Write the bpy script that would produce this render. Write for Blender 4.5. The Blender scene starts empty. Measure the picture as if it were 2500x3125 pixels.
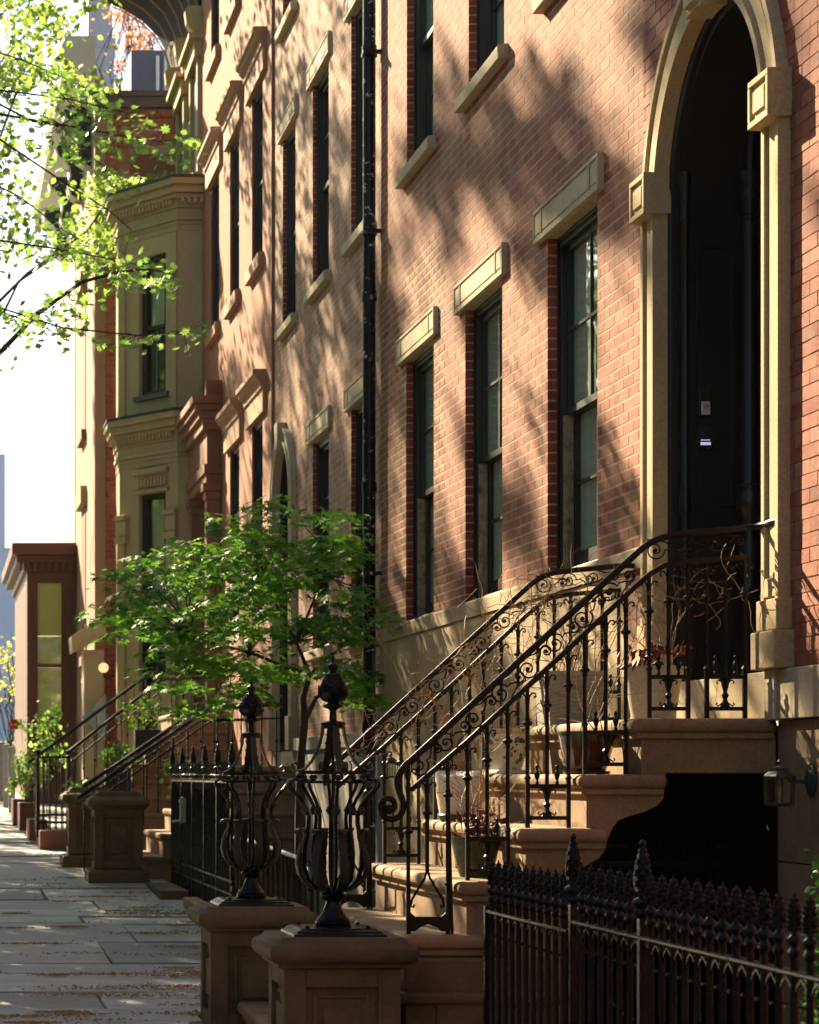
import bpy, math, random
import numpy as np
from mathutils import Vector, Matrix, noise as mnoise
R = math.radians
random.seed(7); rng = np.random.default_rng(7)
scene = bpy.context.scene
COL = scene.collection

# ------------------------------------------------------------------ camera, light, exposure
SUN = Vector((-1.0, 2.7, 1.55)).normalized()          # direction towards the sun
SUN_STRENGTH = 5.0
SUN_COLOR = (1.0, 0.81, 0.53)
SKY_STRENGTH = 0.06
EXPOSURE = 2.02
HAZE = 0.00009
cam_d = bpy.data.cameras.new('camera')
cam = bpy.data.objects.new('camera', cam_d); COL.objects.link(cam)
cam.location = (0, 0, 1.73); cam.rotation_euler = (R(90), 0, 0)
cam_d.sensor_fit = 'HORIZONTAL'; cam_d.sensor_width = 36.0; cam_d.lens = 108.0
cam_d.shift_x = 0.5792; cam_d.shift_y = 0.3186
cam_d.clip_start = 0.1; cam_d.clip_end = 6000
cam_d.dof.use_dof = True; cam_d.dof.focus_distance = 12.5; cam_d.dof.aperture_fstop = 9.0
scene.camera = cam
world = bpy.data.worlds.new('World'); scene.world = world; world.use_nodes = True
wn = world.node_tree; wn.nodes.clear()
sky = wn.nodes.new('ShaderNodeTexSky'); sky.sky_type = 'NISHITA'; sky.sun_disc = False
sky.sun_elevation = math.asin(SUN.z); sky.sun_rotation = math.atan2(SUN.x, SUN.y)
sky.air_density = 1.0; sky.dust_density = 1.0; sky.ozone_density = 2.0
bg = wn.nodes.new('ShaderNodeBackground'); bg.inputs[1].default_value = SKY_STRENGTH
wo = wn.nodes.new('ShaderNodeOutputWorld')
wn.links.new(sky.outputs[0], bg.inputs[0]); wn.links.new(bg.outputs[0], wo.inputs[0])
sl = bpy.data.lights.new('sun', 'SUN'); sl.energy = SUN_STRENGTH; sl.angle = R(0.6); sl.color = SUN_COLOR
so = bpy.data.objects.new('sun', sl); COL.objects.link(so); so.location = (-20, 54, 31)
so.rotation_euler = (-SUN).to_track_quat('-Z', 'Y').to_euler()
vs = scene.view_settings
vs.view_transform = 'Standard'; vs.look = 'None'; vs.exposure = EXPOSURE; vs.gamma = 1; vs.use_curve_mapping = False
scene.cycles.max_bounces = 7; scene.cycles.diffuse_bounces = 3; scene.cycles.glossy_bounces = 3
scene.cycles.transparent_max_bounces = 12; scene.cycles.transmission_bounces = 4
scene.cycles.caustics_reflective = False; scene.cycles.caustics_refractive = False
scene.cycles.sample_clamp_indirect = 6

# ------------------------------------------------------------------ helpers
def zg(y):                                             # pavement height: the street climbs gently away
    return -0.09 + 0.031 * min(max(y, -10), 50)

def smooth_path(pts, k=4):
    P = [Vector(p) for p in pts]; out = []
    for i in range(len(P)-1):
        p0, p1, p2, p3 = P[max(i-1,0)], P[i], P[i+1], P[min(i+2,len(P)-1)]
        for j in range(k):
            t = j/k; out.append(.5*((2*p1)+(p2-p0)*t+(2*p0-5*p1+4*p2-p3)*t*t+(3*p1-p0-3*p2+p3)*t**3))
    return out+[P[-1]]
class MB:
    def __init__(s): s.v = []; s.f = []; s.sm = []
    def add(s, vs_, fs, smooth=False):
        o = len(s.v); s.v += [tuple(p) for p in vs_]
        for f in fs: s.f.append([o + i for i in f]); s.sm.append(smooth)
        return s
    def box(s, x0, x1, y0, y1, z0, z1):
        if x0 > x1: x0, x1 = x1, x0
        if y0 > y1: y0, y1 = y1, y0
        if z0 > z1: z0, z1 = z1, z0
        return s.add([(x0,y0,z0),(x1,y0,z0),(x1,y1,z0),(x0,y1,z0),(x0,y0,z1),(x1,y0,z1),(x1,y1,z1),(x0,y1,z1)],
              [(0,3,2,1),(4,5,6,7),(0,1,5,4),(1,2,6,5),(2,3,7,6),(3,0,4,7)])
    def quad(s, a, b, c, d): return s.add([a, b, c, d], [(0,1,2,3)])
    def prism(s, pts, axis, a0, a1, smooth=False):     # pts: 2-D outline; axis: extrusion axis
        def P(p, a):
            return {'x': (a, p[0], p[1]), 'y': (p[0], a, p[1]), 'z': (p[0], p[1], a)}[axis]
        n = len(pts); vs_ = [P(p, a0) for p in pts] + [P(p, a1) for p in pts]
        ar = sum(pts[i][0]*pts[(i+1)%n][1] - pts[(i+1)%n][0]*pts[i][1] for i in range(n))
        fl = (ar > 0) != (axis == 'y')
        fl = fl if a1 > a0 else not fl
        side = [(i, (i+1)%n, n+(i+1)%n, n+i) for i in range(n)]
        caps = [tuple(range(n-1, -1, -1)), tuple(range(n, 2*n))]
        if not fl: side = [t[::-1] for t in side]; caps = [t[::-1] for t in caps]
        o = len(s.v); s.v += vs_
        for t in side: s.f.append([o+i for i in t]); s.sm.append(smooth)
        for t in caps: s.f.append([o+i for i in t]); s.sm.append(False)
        return s
    def lathe(s, prof, c, seg=16, mod=None, smooth=True):  # prof [(r,z)] bottom to top
        n = len(prof); vs_ = []
        for j, (r, z) in enumerate(prof):
            for i in range(seg):
                a = 2*math.pi*i/seg; rr = max(r, .0004) * (mod(a, j, z) if mod else 1)
                vs_.append((c[0]+rr*math.cos(a), c[1]+rr*math.sin(a), c[2]+z))
        fs = []
        for j in range(n-1):
            for i in range(seg):
                i2 = (i+1) % seg
                fs.append((j*seg+i, j*seg+i2, (j+1)*seg+i2, (j+1)*seg+i))
        fs.append(tuple(range(seg-1, -1, -1))); fs.append(tuple((n-1)*seg+i for i in range(seg)))
        return s.add(vs_, fs, smooth)
    def tube(s, pts, r, seg=6, smooth=True):
        pts = [Vector(p) for p in pts]; n = len(pts)
        rs = r if isinstance(r, (list, tuple)) else [r]*n
        up = Vector((0,0,1)); vs_ = []; pn = None
        for i, p in enumerate(pts):
            d = (pts[min(i+1,n-1)] - pts[max(i-1,0)])
            d = d.normalized() if d.length > 1e-9 else up
            if pn is None:
                a = Vector((0,1,0)) if abs(d.y) < .9 else Vector((1,0,0))
                pn = (a - d*a.dot(d)).normalized()
            else:
                q = pn - d*pn.dot(d)
                pn = q.normalized() if q.length > 1e-6 else pn
            b = d.cross(pn)
            for k in range(seg):
                a = 2*math.pi*k/seg + math.pi/seg
                vs_.append(p + pn*(rs[i]*math.cos(a)) + b*(rs[i]*math.sin(a)))
        fs = [(i*seg+k, i*seg+(k+1)%seg, (i+1)*seg+(k+1)%seg, (i+1)*seg+k) for i in range(n-1) for k in range(seg)]
        fs.append(tuple(range(seg-1,-1,-1))); fs.append(tuple((n-1)*seg+k for k in range(seg)))
        return s.add(vs_, fs, smooth)
    def strap(s, rz, ang, c, w, t):                    # flat iron strap bent along (r,z), standing at an angle
        T = Vector((-math.sin(ang), math.cos(ang), 0)); Rd = Vector((math.cos(ang), math.sin(ang), 0))
        n = len(rz); vs_ = []
        for i, (r, z) in enumerate(rz):
            a, b = rz[max(i-1,0)], rz[min(i+1,n-1)]
            d = Vector((b[0]-a[0], b[1]-a[1])); d = d.normalized() if d.length else Vector((0,1))
            N = Rd*d.y - Vector((0,0,1))*d.x
            p = Vector(c) + Rd*r + Vector((0,0,z)); ww = w[i] if isinstance(w,(list,tuple)) else w
            for (u, q) in ((-1,-1),(1,-1),(1,1),(0,1.9),(-1,1)):
                vs_.append(p + T*(u*ww/2) + N*(q*t/2))
        m = 5
        fs = [(i*m+k, i*m+(k+1)%m, (i+1)*m+(k+1)%m, (i+1)*m+k) for i in range(n-1) for k in range(m)]
        fs += [tuple(range(m-1,-1,-1)), tuple((n-1)*m+k for k in range(m))]
        return s.add(vs_, fs, True)
    def sq(s, c, prof, hx=1, hy=1):                    # square mitred moulding; prof [(half, z)]
        vs_ = []; n = len(prof)
        for h, z in prof:
            dx = h + (hx-1 if hx != 1 else 0); dy = h + (hy-1 if hy != 1 else 0)
            vs_ += [(c[0]-dx,c[1]-dy,z),(c[0]+dx,c[1]-dy,z),(c[0]+dx,c[1]+dy,z),(c[0]-dx,c[1]+dy,z)]
        fs = [(j*4+i, j*4+(i+1)%4, (j+1)*4+(i+1)%4, (j+1)*4+i) for j in range(n-1) for i in range(4)]
        fs += [(3,2,1,0), tuple((n-1)*4+i for i in range(4))]
        return s.add(vs_, fs, True)
    def ball(s, c, r, seg=8, rings=5, sz=1.0):
        return s.lathe([(r*math.sin(math.pi*j/rings), -r*sz*math.cos(math.pi*j/rings)) for j in range(rings+1)], c, seg)
    def build(s, name, mat, parent=None, bevel=0, angle=35, origin=None, bseg=2):
        if not s.v: return None
        a = np.array(s.v, dtype=np.float64)
        if origin is None:
            lo, hi = a.min(0), a.max(0); origin = np.array([(lo[0]+hi[0])/2, (lo[1]+hi[1])/2, lo[2]])
        else: origin = np.array(origin, dtype=float)
        me = bpy.data.meshes.new(name); me.from_pydata((a-origin).tolist(), [], s.f)
        if any(s.sm):
            me.polygons.foreach_set('use_smooth', s.sm); me.set_sharp_from_angle(angle=R(angle))
        me.materials.append(mat)
        o = bpy.data.objects.new(name, me); COL.objects.link(o)
        place(o, origin, parent)
        if bevel:
            b = o.modifiers.new('bevel', 'BEVEL'); b.width = bevel; b.segments = bseg; b.limit_method = 'ANGLE'; b.angle_limit = R(40)
            b.harden_normals = False
        return o
WL = {}
def place(o, loc, parent=None):
    loc = Vector([float(q) for q in loc]); WL[o] = loc
    if parent is not None: o.parent = parent; o.location = loc - WL[parent]
    else: o.location = loc
def tag(o, label=None, cat=None, group=None, kind=None):
    if label: o['label'] = label
    if cat: o['category'] = cat
    if group: o['group'] = group
    if kind: o['kind'] = kind
    return o
def thing(name, label, cat, loc, group=None):
    o = bpy.data.objects.new(name, None); COL.objects.link(o); o.empty_display_size = .1
    place(o, loc); return tag(o, label, cat, group)
def dup(root, loc, label=None, parent=None, group=None):
    def cp(o, par):
        c = o.copy(); COL.objects.link(c)
        if par is not None: c.parent = par
        WL[c] = WL.get(o, Vector((0,0,0)))
        for ch in kids.get(o, ()): cp(ch, c)
        return c
    kids = {}
    st = [root]
    while st:
        q = st.pop(); kids[q] = list(q.children); st += kids[q]
    c = cp(root, None); place(c, loc, parent)
    if label: c['label'] = label
    if group: c['group'] = group
    return c
def copy_part(o, loc, parent):
    c = o.copy(); COL.objects.link(c); place(c, loc, parent); return c

# ------------------------------------------------------------------ materials
def new_mat(name):
    m = bpy.data.materials.new(name); m.use_nodes = True; nt = m.node_tree; nt.nodes.clear()
    out = nt.nodes.new('ShaderNodeOutputMaterial'); b = nt.nodes.new('ShaderNodeBsdfPrincipled')
    nt.links.new(b.outputs[0], out.inputs[0]); return m, nt, b, out
def noise_node(nt, vec, scale, detail=4, rough=.6):
    n = nt.nodes.new('ShaderNodeTexNoise'); n.inputs['Scale'].default_value = scale
    n.inputs['Detail'].default_value = detail; n.inputs['Roughness'].default_value = rough
    nt.links.new(vec, n.inputs['Vector']); return n.outputs[0]
def mathn(nt, op, a, b=None, c=None, clamp=False):
    n = nt.nodes.new('ShaderNodeMath'); n.operation = op; n.use_clamp = clamp
    for i, q in enumerate((a, b, c)):
        if q is None: continue
        if isinstance(q, (int, float)): n.inputs[i].default_value = q
        else: nt.links.new(q, n.inputs[i])
    return n.outputs[0]
def ramp(nt, fac, stops):
    n = nt.nodes.new('ShaderNodeValToRGB'); e = n.color_ramp.elements
    while len(e) < len(stops): e.new(.5)
    for el, (p, c) in zip(e, stops): el.position = p; el.color = (*c, 1) if len(c) == 3 else c
    nt.links.new(fac, n.inputs[0]); return n.outputs[0]
def mixc(nt, fac, a, b, mode='MIX'):
    n = nt.nodes.new('ShaderNodeMix'); n.data_type = 'RGBA'; n.blend_type = mode
    for i, q in ((0, fac), (6, a), (7, b)):
        if isinstance(q, (int, float)): n.inputs[i].default_value = q
        elif isinstance(q, (tuple, list)): n.inputs[i].default_value = (*q, 1) if len(q) == 3 else q
        else: nt.links.new(q, n.inputs[i])
    return n.outputs[2]
def coords(nt):
    g = nt.nodes.new('ShaderNodeNewGeometry'); return g.outputs['Position'], g
def bump(nt, b, h, dist, strength=.6):
    n = nt.nodes.new('ShaderNodeBump'); n.inputs['Strength'].default_value = strength
    n.inputs['Distance'].default_value = dist; nt.links.new(h, n.inputs['Height'])
    nt.links.new(n.outputs[0], b.inputs['Normal'])
def scaled(c, k): return tuple(min(q*k, 1) for q in c)
def mat_stone(name, col, var=.35, rough=.85, dist=.004, scale=5, stain=None, stretch=1.0, stain_amt=.5, fine=70):
    m, nt, b, _ = new_mat(name); pos, g = coords(nt)
    mp = nt.nodes.new('ShaderNodeMapping'); mp.inputs['Scale'].default_value = (1, 1, stretch); nt.links.new(pos, mp.inputs[0]); v = mp.outputs[0]
    n1 = noise_node(nt, v, scale, 5, .65); n2 = noise_node(nt, pos, fine, 3, .7)
    c = ramp(nt, n1, [(.28, scaled(col, 1-var)), (.5, col), (.74, scaled(col, 1+var*.8))])
    oi = nt.nodes.new('ShaderNodeObjectInfo')
    k = mathn(nt, 'MULTIPLY_ADD', oi.outputs['Random'], .16, .92)
    c = mixc(nt, 1, c, comb(nt, k), 'MULTIPLY')
    if stain:
        n3 = noise_node(nt, v, scale*.45, 6, .7)
        f = mathn(nt, 'MULTIPLY', ramp(nt, n3, [(.5, (0,0,0)), (.68, (1,1,1))]), stain_amt)
        c = mixc(nt, f, c, stain)
    sp = ramp(nt, n2, [(.35, (.82,.82,.82)), (.6, (1.06,1.06,1.06))])
    c = mixc(nt, 1, c, sp, 'MULTIPLY')
    nt.links.new(c, b.inputs['Base Color']); b.inputs['Roughness'].default_value = rough
    b.inputs['Specular IOR Level'].default_value = .3
    h = mathn(nt, 'ADD', mathn(nt, 'MULTIPLY', n1, .7), mathn(nt, 'MULTIPLY', n2, .35))
    bump(nt, b, h, dist); return m
def comb(nt, k):
    n = nt.nodes.new('ShaderNodeCombineColor')
    for i in range(3): nt.links.new(k, n.inputs[i])
    return n.outputs[0]
def mat_brick(name, c1, c2, c3, wash=None, wash_amt=.5, rough=.85):
    m, nt, b, _ = new_mat(name); pos, g = coords(nt)
    oi = nt.nodes.new('ShaderNodeObjectInfo')
    r = mathn(nt, 'FRACT', mathn(nt, 'ADD', g.outputs['Random Per Island'], oi.outputs['Random']))
    c = ramp(nt, r, [(0, c1), (.45, c2), (.85, c3), (1, scaled(c1, .75))])
    n1 = noise_node(nt, pos, 22, 5, .7); n2 = noise_node(nt, pos, 95, 3, .7); n3 = noise_node(nt, pos, 1.1, 5, .65)
    c = mixc(nt, 1, c, ramp(nt, n1, [(.3, (.72,.70,.68)), (.55, (1,1,1)), (.8, (1.22,1.2,1.2))]), 'MULTIPLY')
    if wash:
        f = mathn(nt, 'MULTIPLY', ramp(nt, noise_node(nt, pos, 4.5, 6, .75), [(.44, (0,0,0)), (.66, (1,1,1))]), wash_amt)
        c = mixc(nt, f, c, wash)
    c = mixc(nt, 1, c, ramp(nt, n3, [(.3, (.84,.84,.84)), (.7, (1.1,1.1,1.1))]), 'MULTIPLY')
    mp = nt.nodes.new('ShaderNodeMapping'); mp.inputs['Scale'].default_value = (5, 5, .45); nt.links.new(pos, mp.inputs[0])
    c = mixc(nt, 1, c, ramp(nt, noise_node(nt, mp.outputs[0], 1, 5, .65), [(.36, (.66,.62,.6)), (.5, (1,1,1)), (.72, (1.06,1.05,1.03))]), 'MULTIPLY')
    pits = ramp(nt, n2, [(.30, (.35,.33,.3)), (.37, (1,1,1))])
    c = mixc(nt, .8, c, mixc(nt, 1, c, pits, 'MULTIPLY'))
    nt.links.new(c, b.inputs['Base Color']); b.inputs['Roughness'].default_value = rough
    b.inputs['Specular IOR Level'].default_value = .25
    bump(nt, b, mathn(nt, 'ADD', n1, mathn(nt, 'MULTIPLY', n2, .7)), .005, .7); return m
def mat_iron(name='black_iron', col=(.012,.012,.014), rough=.3, rust=(.06,.03,.015), rust_amt=.35):
    m, nt, b, _ = new_mat(name); pos, g = coords(nt)
    n1 = noise_node(nt, pos, 9, 5, .7); n2 = noise_node(nt, pos, 120, 3, .6)
    f = mathn(nt, 'MULTIPLY', ramp(nt, n1, [(.55, (0,0,0)), (.72, (1,1,1))]), rust_amt)
    nt.links.new(mixc(nt, f, col, rust), b.inputs['Base Color'])
    rr = mathn(nt, 'MULTIPLY_ADD', n1, .35, rough-.12); nt.links.new(rr, b.inputs['Roughness'])
    b.inputs['Specular IOR Level'].default_value = .20
    bump(nt, b, mathn(nt, 'ADD', n1, mathn(nt, 'MULTIPLY', n2, .6)), .0022, .7); return m
def mat_plain(name, col, rough=.6, var=.12, scale=12, dist=.001, metal=0, spec=.4):
    m, nt, b, _ = new_mat(name); pos, g = coords(nt)
    n1 = noise_node(nt, pos, scale, 4, .6)
    nt.links.new(ramp(nt, n1, [(.3, scaled(col, 1-var)), (.7, scaled(col, 1+var))]), b.inputs['Base Color'])
    b.inputs['Roughness'].default_value = rough; b.inputs['Metallic'].default_value = metal
    b.inputs['Specular IOR Level'].default_value = spec
    bump(nt, b, n1, dist, .4); return m
def mat_glass(name, tint=(.9,.95,.93), refl=1.0, rough=0.02, wav=.0012):
    m, nt, b, out = new_mat(name); nt.nodes.remove(b); pos, g = coords(nt)
    tr = nt.nodes.new('ShaderNodeBsdfTransparent'); tr.inputs[0].default_value = (*tint, 1)
    gl = nt.nodes.new('ShaderNodeBsdfGlossy'); gl.inputs['Roughness'].default_value = rough
    bp = nt.nodes.new('ShaderNodeBump'); bp.inputs['Distance'].default_value = wav; bp.inputs['Strength'].default_value = 1
    nt.links.new(noise_node(nt, pos, 2.2, 2, .5), bp.inputs['Height']); nt.links.new(bp.outputs[0], gl.inputs['Normal'])
    dt = nt.nodes.new('ShaderNodeVectorMath'); dt.operation = 'DOT_PRODUCT'; nt.links.new(g.outputs['Incoming'], dt.inputs[0]); nt.links.new(g.outputs['Normal'], dt.inputs[1])
    cc = mathn(nt, 'SUBTRACT', 1, mathn(nt, 'ABSOLUTE', dt.outputs['Value']))
    f = mathn(nt, 'MULTIPLY', mathn(nt, 'MULTIPLY_ADD', mathn(nt, 'POWER', cc, 5), .96, .04), refl*1.25, clamp=True)
    mx = nt.nodes.new('ShaderNodeMixShader'); nt.links.new(f, mx.inputs[0]); nt.links.new(tr.outputs[0], mx.inputs[1]); nt.links.new(gl.outputs[0], mx.inputs[2])
    nt.links.new(mx.outputs[0], out.inputs[0]); return m
def mat_leaf(name, c1, c2, c3, trans=.5, rough=.45):
    m, nt, b, out = new_mat(name); pos, g = coords(nt)
    oi = nt.nodes.new('ShaderNodeObjectInfo')
    r = mathn(nt, 'FRACT', mathn(nt, 'ADD', g.outputs['Random Per Island'], oi.outputs['Random']))
    n = noise_node(nt, pos, 1.6, 2, .5)
    r = mathn(nt, 'ADD', mathn(nt, 'MULTIPLY', r, .55), mathn(nt, 'MULTIPLY', n, .5), clamp=True)
    c = ramp(nt, r, [(.15, c1), (.5, c2), (.9, c3)])
    nt.links.new(c, b.inputs['Base Color']); b.inputs['Roughness'].default_value = rough
    b.inputs['Specular IOR Level'].default_value = .2
    tl = nt.nodes.new('ShaderNodeBsdfTranslucent')
    nt.links.new(mixc(nt, 1, c, (1.45, 1.5, 1.0), 'MULTIPLY'), tl.inputs[0])
    mx = nt.nodes.new('ShaderNodeMixShader'); mx.inputs[0].default_value = trans
    nt.links.new(b.outputs[0], mx.inputs[1]); nt.links.new(tl.outputs[0], mx.inputs[2]); nt.links.new(mx.outputs[0], out.inputs[0])
    return m
M = {}
M['brickA'] = mat_brick('face_brick', (.28,.066,.036), (.34,.100,.056), (.39,.150,.09), wash=(.45,.275,.175), wash_amt=.28)
M['brickR'] = mat_brick('reveal_brick', (.28,.05,.028), (.34,.07,.04), (.40,.09,.055))
M['brickB'] = mat_brick('washed_brick', (.31,.12,.075), (.37,.17,.11), (.43,.235,.155), wash=(.50,.37,.25), wash_amt=.45)
M['brickE'] = mat_brick('red_brick', (.48,.12,.10), (.56,.17,.14), (.60,.22,.17))
M['mortar'] = mat_stone('lime_mortar', (.46,.35,.22), .25, .95, .002, 9)
M['mortar_dark'] = mat_stone('dark_mortar', (.20,.12,.09), .25, .95, .003, 9)
M['stone'] = mat_stone('tan_sandstone', (.50,.37,.20), .16, .85, .003, 3, stain=(.22,.16,.08), stretch=.5, stain_amt=.35)
M['lintel'] = mat_stone('pale_sandstone', (.50,.40,.26), .14, .85, .002, 4, stain=(.3,.22,.12), stain_amt=.25)
M['base'] = mat_stone('brown_stucco', (.40,.29,.165), .14, .85, .002, 2.2, stain=(.24,.17,.09), stretch=.4, stain_amt=.35)
M['stoop'] = mat_stone('brownstone', (.34,.215,.115), .22, .8, .004, 4, stain=(.14,.10,.055), stain_amt=.65)
M['pier'] = mat_stone('dark_brownstone', (.16,.108,.055), .28, .8, .004, 5, stain=(.055,.055,.03), stain_amt=.8)
M['olive'] = mat_stone('olive_stone', (.47,.36,.19), .12, .85, .002, 2, stain=(.22,.17,.07), stretch=.4, stain_amt=.35)
M['stucco'] = mat_stone('terracotta_stucco', (.36,.15,.085), .2, .9, .02, 7, stain=(.30,.12,.07), stain_amt=.5, fine=26)
M['stuccotrim'] = mat_stone('brown_trim', (.40,.22,.12), .12, .8, .002, 3)
M['portico'] = mat_stone('red_brownstone', (.27,.115,.07), .14, .8, .002, 3)
M['gray'] = mat_stone('gray_stone', (.32,.28,.23), .15, .85, .002, 3)
M['iron'] = mat_iron('black_iron', (.006,.0075,.0105), .20, (.014,.012,.011), .2)
M['railiron'] = mat_iron('rail_iron', (.010,.0085,.008), .28, (.03,.018,.012), .35)
M['blackpaint'] = mat_plain('black_gloss_paint', (.011,.0115,.013), .35, .3, 8, .0015)
M['sash'] = mat_plain('black_sash_paint', (.014,.015,.015), .45, .3, 18, .0015)
M['sashgray'] = mat_plain('green_gray_sash_paint', (.10,.115,.10), .5, .15, 15, .001)
M['peel'] = mat_stone('peeling_paint', (.36,.28,.19), .4, .8, .004, 24, stain=(.05,.035,.02), stain_amt=.8)
M['glass'] = mat_glass('window_glass')
M['curtain'] = mat_plain('gray_curtain', (.80,.82,.74), .9, .04, 6, .002)
M['dark'] = mat_plain('dark_interior', (.012,.011,.010), .95, .1)  # near-black colour carries the darkness of rooms and of the under-stoop
M['pipe'] = mat_iron('downpipe_paint', (.010,.010,.013), .28, (.25,.26,.27), .0)
M['white'] = mat_plain('white_paint', (.72,.72,.70), .5, .05)
M['cream'] = mat_stone('cream_paint', (.78,.70,.60), .06, .8, .002, 3)
M['soil'] = mat_stone('soil', (.055,.035,.02), .4, .95, .01, 30)
M['bark'] = mat_stone('bark', (.065,.045,.030), .4, .9, .01, 14, stretch=.25)
M['twig'] = mat_plain('dry_twig', (.34,.19,.09), .7, .35, 30, .001)
M['pipe'] = mat_iron('flaking_downpipe_paint', (.010,.010,.013), .28, (.42,.43,.42), 1.0)
for n_ in M['pipe'].node_tree.nodes:
    if n_.type == 'VALTORGB': n_.color_ramp.elements[0].position = .60; n_.color_ramp.elements[1].position = .615
    if n_.type == 'TEX_NOISE' and n_.inputs['Scale'].default_value == 9: n_.inputs['Scale'].default_value = 14; n_.inputs['Detail'].default_value = 6

# ------------------------------------------------------------------ ground, road, pavement
def strip(name, mat, x0, x1, dz, ys, kind='structure'):
    mb = MB(); vs_ = []
    for y in ys: vs_ += [(x0, y, zg(y)+dz), (x1, y, zg(y)+dz)]
    mb.add(vs_, [(2*i, 2*i+1, 2*i+3, 2*i+2) for i in range(len(ys)-1)])
    o = mb.build(name, mat, origin=(0,0,0)); tag(o, kind=kind); return o
M['earth'] = mat_stone('earth', (.10,.085,.06), .3, .95, .01, 2)
M['asphalt'] = mat_stone('asphalt', (.05,.05,.05), .3, .9, .004, 3)
YS = [-60,-10] + list(range(0, 51, 5)) + [80, 150, 400, 1500, 5000]
strip('ground', M['earth'], -3000, 3000, -.30, YS)
strip('road', M['asphalt'], -9.5, -2.30, -.14, YS)
mb = MB()
for i in range(0, 44): mb.box(-2.3, -2.12, 2+i*1.6, 2+i*1.6+1.585, zg(2+i*1.6)-.28, zg(2+i*1.6)-.0)
tag(mb.build('kerb', M['gray']), kind='structure')
def mat_flag():
    m, nt, b, _ = new_mat('bluestone'); pos, g = coords(nt)
    oi = nt.nodes.new('ShaderNodeObjectInfo')
    c = ramp(nt, oi.outputs['Random'], [(0, (.21,.23,.235)), (.25, (.40,.41,.40)), (.5, (.28,.30,.31)), (.75, (.56,.56,.54)), (1, (.36,.355,.34))])
    mp = nt.nodes.new('ShaderNodeMapping'); mp.inputs['Scale'].default_value = (1, 2.2, 1); nt.links.new(pos, mp.inputs[0])
    n1 = noise_node(nt, mp.outputs[0], 2.6, 7, .7); n2 = noise_node(nt, pos, 60, 3, .7)
    c = mixc(nt, 1, c, ramp(nt, n1, [(.3, (.66,.66,.64)), (.52, (1,1,1)), (.75, (1.28,1.27,1.24))]), 'MULTIPLY')
    c = mixc(nt, 1, c, ramp(nt, n2, [(.3, (.8,.8,.8)), (.65, (1.08,1.08,1.08))]), 'MULTIPLY')
    nt.links.new(c, b.inputs['Base Color'])
    nt.links.new(mathn(nt, 'MULTIPLY_ADD', n1, .35, .5), b.inputs['Roughness']); b.inputs['Specular IOR Level'].default_value = .35
    bump(nt, b, mathn(nt, 'ADD', n1, mathn(nt, 'MULTIPLY', n2, .15)), .012, .7); return m
M['flag'] = mat_flag()
M['grit'] = mat_stone('joint_grit', (.15,.10,.05), .45, .95, .01, 14, stain=(.10,.08,.06), stain_amt=.7)
side = strip('sidewalk', M['grit'], -2.12, 2.32, -.018, [y for y in YS if -20 < y <= 80] )
def flagstone(x0, x1, y0, y1, r):
    j = lambda: r.uniform(-.012, .012)
    pts = [(x0+.013+j(), y0+.013+j()), (x1-.013+j(), y0+.013+j()), (x1-.013+j(), y1-.013+j()), (x0+.013+j(), y1-.013+j())]
    mb = MB(); dz = r.uniform(-.009, .009); tx = r.uniform(-.006,.006); ty = r.uniform(-.012,.012)
    cx, cy = (x0+x1)/2, (y0+y1)/2
    top = [(p[0], p[1], zg(p[1]) + dz + tx*(p[0]-cx) + ty*(p[1]-cy)) for p in pts]
    edge = [(cx+(p[0]-cx)*1.008, cy+(p[1]-cy)*1.008, q[2]-.006) for p, q in zip(pts, top)]
    bot = [(e[0], e[1], e[2]-.04) for e in edge]
    mb.add(top+edge+bot, [(0,1,2,3)] + [(4+i, 4+(i+1)%4, (i+1)%4, i) for i in range(4)] + [(8+i, 8+(i+1)%4, 4+(i+1)%4, 4+i) for i in range(4)])
    return mb
rr = random.Random(5); y = 9.0; nfl = 0
while y < 42:
    d = rr.choice([.6, .85, 1.0, 1.3, 1.5]) if y < 24 else rr.choice([.9, 1.2, 1.4])
    x = -2.1
    while x < 2.28:
        w = rr.choice([.9, 1.3, 1.8, 2.4]); x2 = min(x+w, 2.3)
        if 2.3 - x2 < .45: x2 = 2.3
        if rr.random() < .28 and d > .75:
            s_ = d*rr.uniform(.38, .62)
            for a, b_ in ((y, y+s_), (y+s_, y+d)):
                flagstone(x, x2, a, b_, rr).build('flagstone', M['flag'], side)
        else: flagstone(x, x2, y, y+d, rr).build('flagstone', M['flag'], side)
        x = x2
    y += d
mb = MB()                                              # farther flags: too foreshortened to tell apart
while y < 78:
    x = -2.1; d = rr.uniform(.9, 1.6)
    while x < 2.28:
        x2 = min(x+rr.uniform(.9,1.9), 2.3); q = flagstone(x, x2, y, y+d, rr); mb.add(q.v, q.f); x = x2
    y += d
tag(mb.build('far_flagstones', M['flag'], side), kind='stuff')

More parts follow.
